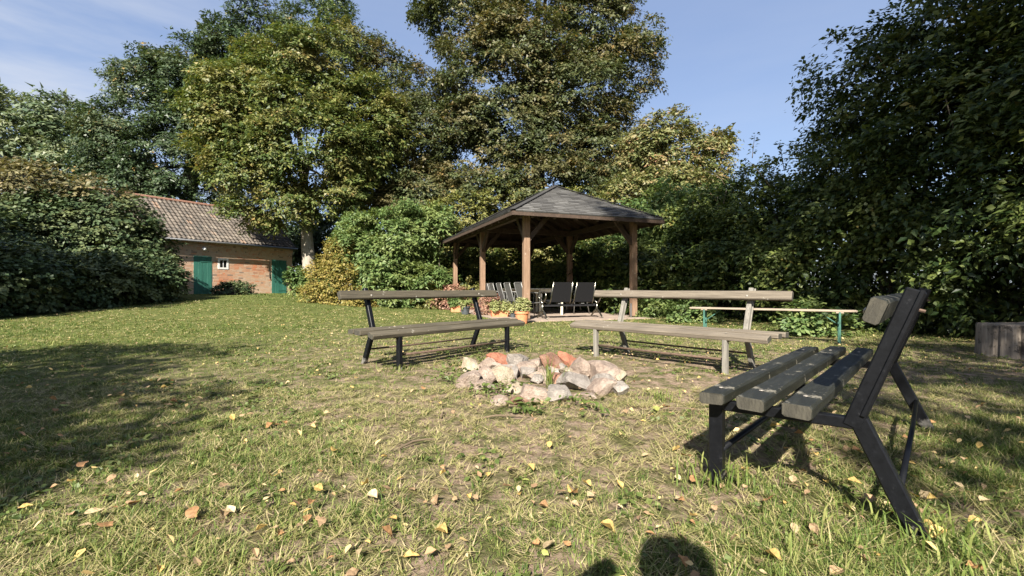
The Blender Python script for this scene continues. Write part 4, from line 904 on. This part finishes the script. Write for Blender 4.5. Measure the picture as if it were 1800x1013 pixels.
for i, lab in enumerate(labs):
    o = ch if i == 0 else copy_tree(ch)
    p = gl(.42 + random.uniform(-.05, .05), .78 + i * .80 + random.uniform(-.06, .06)); o.location = (p.x, p.y, .024); o.rotation_euler = (0, 0, G_ANG + random.uniform(-.12, .12)); o['label'] = lab
for i, (x, y, lab) in enumerate(((2.75, 2.2, 'aluminium armchair in the shade on the right of the table'), (2.75, 3.4, 'rear armchair in the shade on the right of the table'))):
    o = copy_tree(ch); p = gl(x, y); o.location = (p.x, p.y, .024); o.rotation_euler = (0, 0, G_ANG + math.pi + .1 * i); o['label'] = lab
def make_table(y, lab):
    p = gl(1.55, y); t = thing('garden_table', lab, 'table', (p.x, p.y, .024), G_ANG, 'tables under the pavilion')
    MB().box(-.42, .42, -.90, .90, .80, .835).build('table_top', M['cream_paint'], t, bevel=.004)
    for x in (-.37, .37):
        for yy in (-.84, .84): MB().box(x - .03, x + .03, yy - .03, yy + .03, 0, .80).build('leg', M['cream_paint'], t, bevel=.003)
    MB().box(-.39, .39, -.87, -.845, .71, .80).build('apron', M['cream_paint'], t); MB().box(-.39, .39, .845, .87, .71, .80).build('apron', M['cream_paint'], t)
make_table(2.55, 'cream painted table behind the black twin seat'); make_table(4.5, 'cream painted table further back under the pavilion')

def make_twin_seat():
    p = gl(1.42, .02); t = thing('twin_seat', 'black two seat waiting bench with chrome feet seen from behind', 'bench', (p.x, p.y, .024), G_ANG)
    MB().box(-.80, .80, .14, .21, .33, .40).build('beam', M['black_metal'], t, bevel=.006)
    for cx in (-.36, .36):
        bk = MB().beam((cx, .06, .46), (cx, -.11, 1.0), .58, .014, (0, 1, 0)).build('backrest', M['mesh_black'], t)
        MB().beam((cx, .08, .455), (cx, .60, .50), .58, .016).build('seat', M['mesh_black'], t)
        for s in (-1, 1): MB().tube([(cx + s * .305, .62, .50), (cx + s * .305, .30, .44), (cx + s * .31, .10, .42), (cx + s * .305, .05, .50), (cx + s * .29, -.115, 1.01)], .017, 7).build('side_rail', M['chrome'], t, smooth=True)
        MB().box(cx - .05, cx + .05, .10, .22, .40, .44).build('bracket', M['gutter'], t)
    for cx in (-.86, .86):
        leg = MB().tube([(cx, .17, .14), (cx, .17, .28), (cx, .16, .42)], [.035, .03, .028], 8).build('leg', M['chrome'], t, smooth=True)
        for dy in (-.30, .32): MB().tube([(cx, .17, .24), (cx, .17 + dy * .45, .17), (cx, .17 + dy, .02), (cx, .17 + dy * 1.08, .012)], [.032, .028, .022, .02], 8).build('foot', M['chrome'], leg, smooth=True)
        MB().tube([(cx, .16, .40), (cx, .02, .50), (cx, -.07, .60), (cx, -.06, .70), (cx, .05, .735), (cx, .40, .70), (cx, .46, .64), (cx, .30, .50), (cx, .16, .42)], .020, 8).build('armrest', M['chrome'], t, smooth=True)
make_twin_seat()

# ------------------------------------------------------------------ pots
def pot_round(loc, r, h, mat, name, label, plant, nleaf, pr, ph, L):
    t = thing(name, label, 'plant pot', loc)
    MB().lathe([(0, .0), (r * .70, .0), (r * .74, .01), (r * .93, h * .82), (r * 1.04, h * .83), (r * 1.04, h), (r * .92, h), (r * .90, h * .90), (0, h * .90)], 24).build('pot', mat, t, smooth=False)
    x, y, z = loc; crown(t, 'plant', [(x, y, z + h + ph * .5, pr, pr, ph * .5)], nleaf, 5, 7, .05, L, L * .6, .07, plant, back=1, low=-1)
    return t
def trough(loc, w, dp, h, ang, label, plant, nleaf, pw_, ph, L, flower=False):
    t = thing('flower_trough', label, 'plant pot', loc)
    m = MB(); top = [(-w / 2, -dp / 2), (w / 2, -dp / 2), (w / 2, dp / 2), (-w / 2, dp / 2)]
    def ring(k, z): return [(x * k, y * k, z) for x, y in top]
    vs = ring(.88, 0) + ring(.97, h * .86) + ring(1.04, h * .86) + ring(1.04, h) + ring(.93, h) + ring(.92, h * .85)
    fs = [(3, 2, 1, 0)] + [(r * 4 + k, r * 4 + (k + 1) % 4, (r + 1) * 4 + (k + 1) % 4, (r + 1) * 4 + k) for r in range(5) for k in range(4)] + [(20, 21, 22, 23)]
    rot = Matrix.Rotation(ang, 3, 'Z'); m.add([rot @ Vector(v) for v in vs], fs); m.build('trough', M['terracotta'], t)
    x, y, z = loc; d = rot @ Vector((w * .25, 0, 0))
    crown(t, 'plant', [(x - d.x, y - d.y, z + h + ph * .5, pw_ * .5, dp * .6, ph * .6), (x + d.x, y + d.y, z + h + ph * .5, pw_ * .5, dp * .4, ph * .5)], nleaf, 5, 7, .05, L, L * .65, .07, plant, back=1, low=-1)
    if flower:
        m = MB()
        for k in range(16):
            a = random.uniform(0, 6.28); q = Vector((random.gauss(0, .045), random.gauss(0, .04), random.gauss(0, .035)))
            m.tube([q + Vector((-.10, -.05, h + ph * 1.15)), q + Vector((-.10, -.058, h + ph * 1.15 + .012)), q + Vector((-.10, -.06, h + ph * 1.15 + .014))], [.010, .035, .022], 6)
        o = m.build('flower_head', M['geranium'], t)
        MB().tube([(0, 0, h), (-.06, -.03, h + ph * .7), (-.10, -.05, h + ph * 1.15)], .006, 5).build('flower_stalk', M['leaf_weed'], t)
    return t
pot_round((.24, 11.30, .0), .175, .30, M['terracotta'], 'round_pot', 'round terracotta pot with straggly plant in front of the pavilion post', M['leaf_pot'], 44, .13, .30, .05)
trough((-.36, 13.75, .02), .56, .24, .19, .25, 'terracotta trough with pale green geranium leaves', M['leaf_pot'], 70, .22, .24, .055)
pot_round((.02, 13.35, .0), .085, .24, M['pot_plastic'], 'dark_pot', 'slim dark green pot between the terracotta trough and the round pot', M['leaf_pot'], 14, .10, .12, .05)
trough((-2.05, 16.8, .0), .36, .24, .24, .2, 'terracotta trough with a red geranium beside the left pavilion posts', M['leaf_elder'], 60, .20, .28, .06, True)
pot_round((-1.53, 15.2, .0), .16, .27, M['pot_plastic'], 'charcoal_pot', 'charcoal pot with an agave by the left pavilion posts', M['leaf_pot'], 8, .12, .10, .06)
ag = bpy.data.objects['charcoal_pot']
for k in range(12):
    a = k * 2.4; e = random.uniform(.25, .42); pts = [Vector((0, 0, .25)), Vector((math.cos(a) * e * .45, math.sin(a) * e * .45, .25 + .28 * (1 - e))), Vector((math.cos(a) * e, math.sin(a) * e, .30 + random.uniform(-.02, .22)))]
    MB().tube(pts, [.022, .030, .004], 5).build('agave_leaf', M['leaf_pot'], ag)
shrub('sedum_plant', 'reddish stonecrop plant at the pavilion edge behind the trough', 'plant', (-.72, 14.9), [(-.72, 14.9, .28, .34, .3, .3)], M['leaf_sedum'], 60, 6, 8, .12, .05, .035, .14, 4, .008, back=1)
shrub('sedum_plant', 'reddish stonecrop plant behind the red geranium', 'plant', (-2.3, 18.4), [(-2.3, 18.4, .4, .7, .4, .5)], M['leaf_sedum'], 80, 6, 8, .2, .08, .05, .2, 4, .01, back=1)
shrub('hosta_plant', 'yellow green leafy plant left of the far pavilion post', 'plant', (-3.3, 18.6), [(-3.4, 18.6, .4, .6, .4, .5), (-1.6, 18.8, .5, .5, .4, .6)], M['leaf_backshrub'], 110, 6, 8, .22, .09, .06, .22, 4, .01, back=1)
for i, (px, d, lab) in enumerate(((1145, 13.6, 'low leafy weeds at the foot of the right front pavilion post'), (1200, 11.8, 'low leafy weeds under the left end of the green legged bench'), (1420, 8.6, 'yellow green seedling under the green legged bench'))):
    c = W(px, 540, d); shrub('weed_plant', lab, 'plant', (c.x, c.y), [(c.x, c.y, .22, .40, .3, .28), (c.x + .4, c.y, .14, .35, .3, .18)], M['leaf_elder'], 45, 6, 8, .16, .09, .055, .2, 4, .008, back=1)

# ------------------------------------------------------------------ weeds, twigs and fallen leaves on the lawn
def weed(px, py, r, n, L, lab):
    d = CAM_H * FPX / (py - 506.5); x = (px - 900) / FPX * d; z = gzf(x, d); t = thing('broadleaf_weed', lab, 'weed', (x, d, z), group='broad leaved weeds in the lawn')
    P = np.tile([x, d, z + .02], (n, 1)) + rng.normal(0, 1, (n, 3)) * [r * .4, r * .4, .012]; A = unit(np.stack([np.cos(np.arange(n) * 2.4), np.sin(np.arange(n) * 2.4), .35 + .4 * rng.random(n)], -1))
    V, F, T = leaves_from_sprays(P, A, 3, L, L * .55, r, rng.random(n), True, .2); V[:, 2] = np.maximum(V[:, 2], z + .012); mesh_np('rosette', V, F, M['leaf_weed'], t, tint=T)['kind'] = 'stuff'
for a in ((930, 726, .10, 12, .07, 'dark leaved weed right in front of the fire ring'), (905, 728, .07, 6, .06, 'small dark weed at the front left of the fire ring'), (835, 640, .25, 30, .05, 'clover patch left behind the fire ring'), (800, 668, .22, 30, .05, 'clover patch at the left side of the fire ring'),
          (860, 698, .22, 30, .05, 'clover patch at the front left of the fire ring'), (455, 893, .05, 5, .04, 'dock seedling in the left foreground'), (1105, 890, .05, 4, .045, 'round leaved weed left of the photographer shadow'),
          (215, 790, .06, 6, .04, 'dark weed leaves at the edge of the left shade'), (1020, 720, .18, 18, .05, 'clover at the front right of the fire ring')): weed(*a)
nq = 4200; qx, qy = lawn_points(nq, 1.2, 7.0, 1.6); kq = vnoise(qx * 1.7 + 50, qy * 1.7) > .58; qx, qy = qx[kq], qy[kq]; nq = len(qx)
qx = np.repeat(qx, 3) + rng.normal(0, .016, nq * 3); qy = np.repeat(qy, 3) + rng.normal(0, .016, nq * 3); aq = rng.random(nq * 3) * 6.28
V, F, T = leaves_from_sprays(np.stack([qx, qy, gz(qx, qy) + .018], -1), unit(np.stack([np.cos(aq), np.sin(aq), .25 + 0 * aq], -1)), 2, .026, .022, .02, rng.random(nq * 3), False, .1)
tag(mesh_np('lawn_clover', V, F, M['leaf_weed'], tint=T), 'low clover and moss leaves scattered through the lawn', 'clover', kind='stuff')
# tall grass tufts
def tuft(x, y, n, h, lab, spread=.07):
    z = gzf(x, y); t = thing('grass_tuft', lab, 'grass tuft', (x, y, z), group='tall grass tufts'); V, F, T = [], [], []
    for k in range(n):
        a, ln = random.uniform(0, 6.28), random.uniform(.15, 1.0); hh = h * random.uniform(.5, 1.1); b = Vector((x + random.gauss(0, spread), y + random.gauss(0, spread), z - .01)); s = Vector((-math.sin(a), math.cos(a), 0)) * .0035; i = len(V)
        m_ = b + Vector((math.cos(a) * ln * hh * .35, math.sin(a) * ln * hh * .35, hh * .6)); e = m_ + Vector((math.cos(a) * ln * hh * .55, math.sin(a) * ln * hh * .55, hh * .4 * (1 - ln * .9)))
        V += [tuple(b - s), tuple(b + s), tuple(m_ + s), tuple(m_ - s), tuple(e)]; F += [(i, i + 1, i + 2), (i, i + 2, i + 3), (i + 3, i + 2, i + 4)]; tn = random.uniform(.1, .6); T += [(tn, .5, .5)] * 5
    mesh_np('blades', np.array(V), np.array(F), M['grass'], t, tint=np.array(T))['kind'] = 'stuff'
tuft(.34, 4.02, 26, .34, 'tall grass growing out of the middle of the fire ring', .05)
tuft(.93, 2.06, 60, .16, 'grass round the front foot of the dark green bench', .08); tuft(1.40, 1.62, 60, .15, 'grass round the rear foot of the dark green bench', .09)
tuft(1.15, 3.6, 40, .11, 'grass tuft right in front of the fire ring'); tuft(-1.2, 4.9, 50, .11, 'grass round the near front foot of the olive bench', .09)
tuft(1.55, 1.45, 120, .11, 'long grass under the tall back of the dark green bench', .16); tuft(1.15, 1.55, 100, .10, 'long grass below the seat of the dark green bench', .16)
for (px, py, ln, a, lab) in ((1190, 727, .34, .1, 'curved dry stick right of the weed in front of the fire ring'), (885, 740, .35, .15, 'short dry stick below the fire ring'), (735, 790, .22, .7, 'short dark twig left below the fire ring'), (778, 735, .10, 1.5, 'stubby wood peg left of the fire ring')):
    d = CAM_H * FPX / (py - 506.5); x = (px - 900) / FPX * d; z = gzf(x, d) + .018; q = Vector((math.cos(a), math.sin(a), 0)) * ln / 2
    o = MB().tube([-q + Vector((0, 0, .0)), -q * .3 + Vector((0, .02, .012)), q * .4 + Vector((0, .015, .008)), q], [.007, .0065, .005, .003], 6).build('fallen_stick', M['twig']); o.location = (x, d, z); tag(o, lab, 'stick', 'sticks on the lawn')

def leaf_mesh(i, mat):
    rs = random.Random(i); bm = bmesh.new(); out = [(0, -.5), (.22, -.38), (.40, -.12), (.36, .14), (.17, .36), (0, .56), (-.17, .36), (-.36, .14), (-.40, -.12), (-.22, -.38)]
    asp = rs.uniform(.75, 1.1); cl, tw = rs.uniform(-.9, 1.6), rs.uniform(-.9, .9)
    def P(x, y): x *= asp; return (x, y, cl * x * x * 1.2 + rs.uniform(-.03, .03) + .25 * (y * y) * tw + abs(x) * .25 + tw * x * y)
    c0, c1 = bm.verts.new(P(0, -.15)), bm.verts.new(P(0, .2)); vs = [bm.verts.new(P(x * rs.uniform(.85, 1.1), y)) for x, y in out]
    n = len(vs)
    for k in range(n):
        a, b = vs[k], vs[(k + 1) % n]; c = c0 if k in (0, 1, 8, 9) else c1
        bm.faces.new((a, b, c))
    bm.faces.new((vs[2], c1, c0)); bm.faces.new((vs[8], c0, c1))
    st = [bm.verts.new((-.012, -.48, .0)), bm.verts.new((.012, -.48, .0)), bm.verts.new((.0, -.95, rs.uniform(0, .2)))]; bm.faces.new(st)
    me = bpy.data.meshes.new('fallen_leaf'); bm.to_mesh(me); bm.free(); me.materials.append(mat); return me
fl_cols = [('yellow fallen leaf lying on the lawn', (.60, .41, .14)), ('pale straw coloured fallen leaf lying on the lawn', (.54, .41, .24)), ('orange brown fallen leaf lying on the lawn', (.40, .22, .10)), ('tan curled fallen leaf lying on the lawn', (.42, .28, .16)), ('green yellow fallen leaf lying on the lawn', (.34, .36, .10))]
fl_m = [leaf_mat('fallen leaf %d' % i, [(0, tuple(c * .8 for c in col)), (1, col)], None, .2, .6, .25) for i, (_, col) in enumerate(fl_cols)]
for mm, (_, col) in zip(fl_m, fl_cols):
    n_, l_ = mm.node_tree.nodes, mm.node_tree.links; oi = n_.new('ShaderNodeObjectInfo'); tcn = n_.new('ShaderNodeTexCoord'); tn = tex(n_, l_, 'noise', 5, tcn.outputs['Object'], None, 5)
    rr = ramp(n_, l_, tn.outputs['Fac'], [(.35, tuple(c * .62 for c in col)), (.6, col)])
    hs = n_.new('ShaderNodeHueSaturation'); mr = n_.new('ShaderNodeMapRange'); mr.inputs['To Min'].default_value = .65; mr.inputs['To Max'].default_value = 1.15
    l_.new(oi.outputs['Random'], mr.inputs['Value']); l_.new(mr.outputs[0], hs.inputs['Value']); l_.new(rr.outputs['Color'], hs.inputs['Color']); l_.new(hs.outputs['Color'], n_['Principled BSDF'].inputs['Base Color'])
fl_me = [[leaf_mesh(10 * i + j, fl_m[i]) for j in range(4)] for i in range(5)]
def place_leaf(x, y, s, ci):
    o = bpy.data.objects.new('fallen_leaf', fl_me[ci][random.randrange(4)]); C.objects.link(o)
    o.location = (x, y, gzf(x, y) + .020 + random.uniform(.0, .022)); o.rotation_euler = (random.gauss(0, .3), random.gauss(0, .3), random.uniform(0, 6.28)); o.scale = (s, s, s)
    tag(o, fl_cols[ci][0], 'leaf', 'single ' + fl_cols[ci][0].split(' fallen')[0] + ' leaves on the lawn')
spots = [(1068, 942, 0.058, 0), (705, 850, 0.044, 0), (965, 975, 0.048, 1), (722, 873, 0.048, 3), (380, 848, 0.040, 1), (395, 873, 0.048, 3), (295, 722, 0.058, 3), (185, 945, 0.058, 2), (145, 830, 0.058, 2), (45, 905, 0.040, 0), (125, 858, 0.040, 0), (560, 880, 0.040, 0), (1445, 655, 0.048, 1), (1615, 880, 0.058, 0), (1650, 950, 0.058, 0), (1395, 945, 0.040, 1), (1350, 890, 0.058, 2), (1330, 1000, 0.048, 1), (1720, 790, 0.048, 0), (1770, 870, 0.040, 3), (1090, 862, 0.040, 0), (1520, 1000, 0.044, 3), (1430, 970, 0.040, 2), (675, 815, 0.040, 0), (690, 930, 0.040, 0)]
for px, py, s, ci in spots:
    d = CAM_H * FPX / (py - 506.5); place_leaf((px - 900) / FPX * d, d, s, ci)
n_ind = 265; k = 0
while k < n_ind:          # drifts of a few leaves each
    d0 = random.uniform(1.35, 4.2) if random.random() < .85 else random.uniform(4.2, 6.0); x0 = random.uniform(-1, 1) * d0 * 1.08
    if random.random() > .35 + .30 * (x0 > .5) + .45 * (d0 < 2.4) - .2 * (d0 > 3.2): continue
    for q in range(random.choice((1, 1, 2, 3, 5))):
        x, d = x0 + random.gauss(0, .16), d0 + random.gauss(0, .13)
        if d < 1.3 or ((x - FIRE[0]) / .85) ** 2 + ((d - FIRE[1]) / .7) ** 2 < 1: continue
        place_leaf(x, d, random.choice((.024, .028, .032, .036, .042, .050, .058)), random.choices(range(5), (4, 2, 3, 4, .6))[0]); k += 1
n = 7500; x, y = lawn_points(n, 1.3, 15, 1.5); keep = ~inside_floor(x, y, .2) & (x < 9.6 - .37 * y + 1.2) & (x > -11.5); keep &= rng.random(n) < np.clip(1.9 * (.5 * vnoise(x * .8 + 11, y * .8) + .5 * vnoise(x * 2.3 + 4, y * 2.3)) - .45, .05, 1) * (1 - .55 * sstep((-x - 1.5) / 4))
x, y = x[keep], y[keep]; n = len(x); s = .008 + .015 * rng.random(n) ** 1.5; az = rng.random(n) * 6.28; tl = rng.normal(0, .45, (n, 2))
dv = unit(np.stack([np.cos(az), np.sin(az), tl[:, 0]], -1)) * s[:, None]; sv = unit(np.stack([-np.sin(az), np.cos(az), tl[:, 1]], -1)) * (s * .7)[:, None]; c = np.stack([x, y, gz(x, y) + .020 + .028 * rng.random(n)], -1)
nv = np.array([0, 0, 1.0]); cu = (rng.random(n) * .5 * s)[:, None] * nv; V = np.stack([c - dv, c - dv * .35 + sv * .85 + cu, c + dv * .25 + sv * .75 + cu, c + dv * 1.15, c + dv * .25 - sv * .75 + cu * .6, c - dv * .35 - sv * .85 + cu], 1).reshape(-1, 3); tt = np.repeat(np.stack([rng.random(n), rng.random(n), rng.random(n)], -1), 6, 0)
i6 = np.arange(n)[:, None] * 6; F6 = np.concatenate([i6 + [0, 1, 2, 3], i6 + [0, 3, 4, 5]], 0)
o = mesh_np('fallen_leaves', V, F6, M['fallen_small'], tint=tt); tag(o, 'countless small yellow and tan fallen leaves strewn over the lawn', 'leaves', kind='stuff')

# ------------------------------------------------------------------ the photographer, behind the camera, known by the shadow
def person():
    t = thing('person', 'person in dark jacket and jeans taking the photograph, only the shadow shows', 'person', (.10, -.42, 0))
    J = {'pel': (0, 0, .76), 'sp': (0, .02, .95), 'ch': (0, .05, 1.13), 'nk': (0, .07, 1.24), 'hd': (0, .09, 1.34), 'ht': (0, .10, 1.42),
         'sl': (-.17, .05, 1.17), 'el': (-.36, .06, 1.14), 'wl': (-.22, .26, 1.21), 'hl': (-.14, .29, 1.23), 'sr': (.17, .05, 1.17), 'er': (.24, .12, .94), 'wr': (.10, .32, .90), 'hr': (.02, .36, .90),
         'pl': (-.09, 0, .72), 'kl': (-.10, .05, .42), 'al': (-.11, -.01, .07), 'tl': (-.12, .14, .03), 'pr': (.09, 0, .72), 'kr': (.10, .05, .42), 'ar': (.11, -.01, .07), 'tr': (.12, .14, .03)}
    rad = {'pel': .15, 'sp': .135, 'ch': .15, 'nk': .06, 'hd': .10, 'ht': .085, 'sl': .07, 'el': .05, 'wl': .035, 'hl': .035, 'sr': .07, 'er': .05, 'wr': .035, 'hr': .035, 'pl': .095, 'kl': .065, 'al': .045, 'tl': .04, 'pr': .095, 'kr': .065, 'ar': .045, 'tr': .04}
    E = [('pel', 'sp'), ('sp', 'ch'), ('ch', 'nk'), ('nk', 'hd'), ('hd', 'ht'), ('ch', 'sl'), ('sl', 'el'), ('el', 'wl'), ('wl', 'hl'), ('ch', 'sr'), ('sr', 'er'), ('er', 'wr'), ('wr', 'hr'), ('pel', 'pl'), ('pl', 'kl'), ('kl', 'al'), ('al', 'tl'), ('pel', 'pr'), ('pr', 'kr'), ('kr', 'ar'), ('ar', 'tr')]
    nm = list(J); me = bpy.data.meshes.new('body'); me.from_pydata([J[k] for k in nm], [(nm.index(a), nm.index(b)) for a, b in E], []); me.update()
    o = obj('body', me, plain_mat('dark jacket and jeans', (.03, .04, .06), .8), t); sk = o.modifiers.new('skin', 'SKIN')
    for i, k in enumerate(nm): me.skin_vertices[0].data[i].radius = (rad[k], rad[k]); me.skin_vertices[0].data[i].use_root = (k == 'pel')
    o.modifiers.new('sub', 'SUBSURF').levels = 2; o.modifiers['sub'].render_levels = 2
    MB().lathe([(0, .13), (.06, .125), (.105, .09), (.118, .02), (.11, -.04), (.0, -.05)], 16).build('hair', plain_mat('brown hair', (.05, .03, .02), .7), t, smooth=True).location = (0, .085, 1.35)
person()
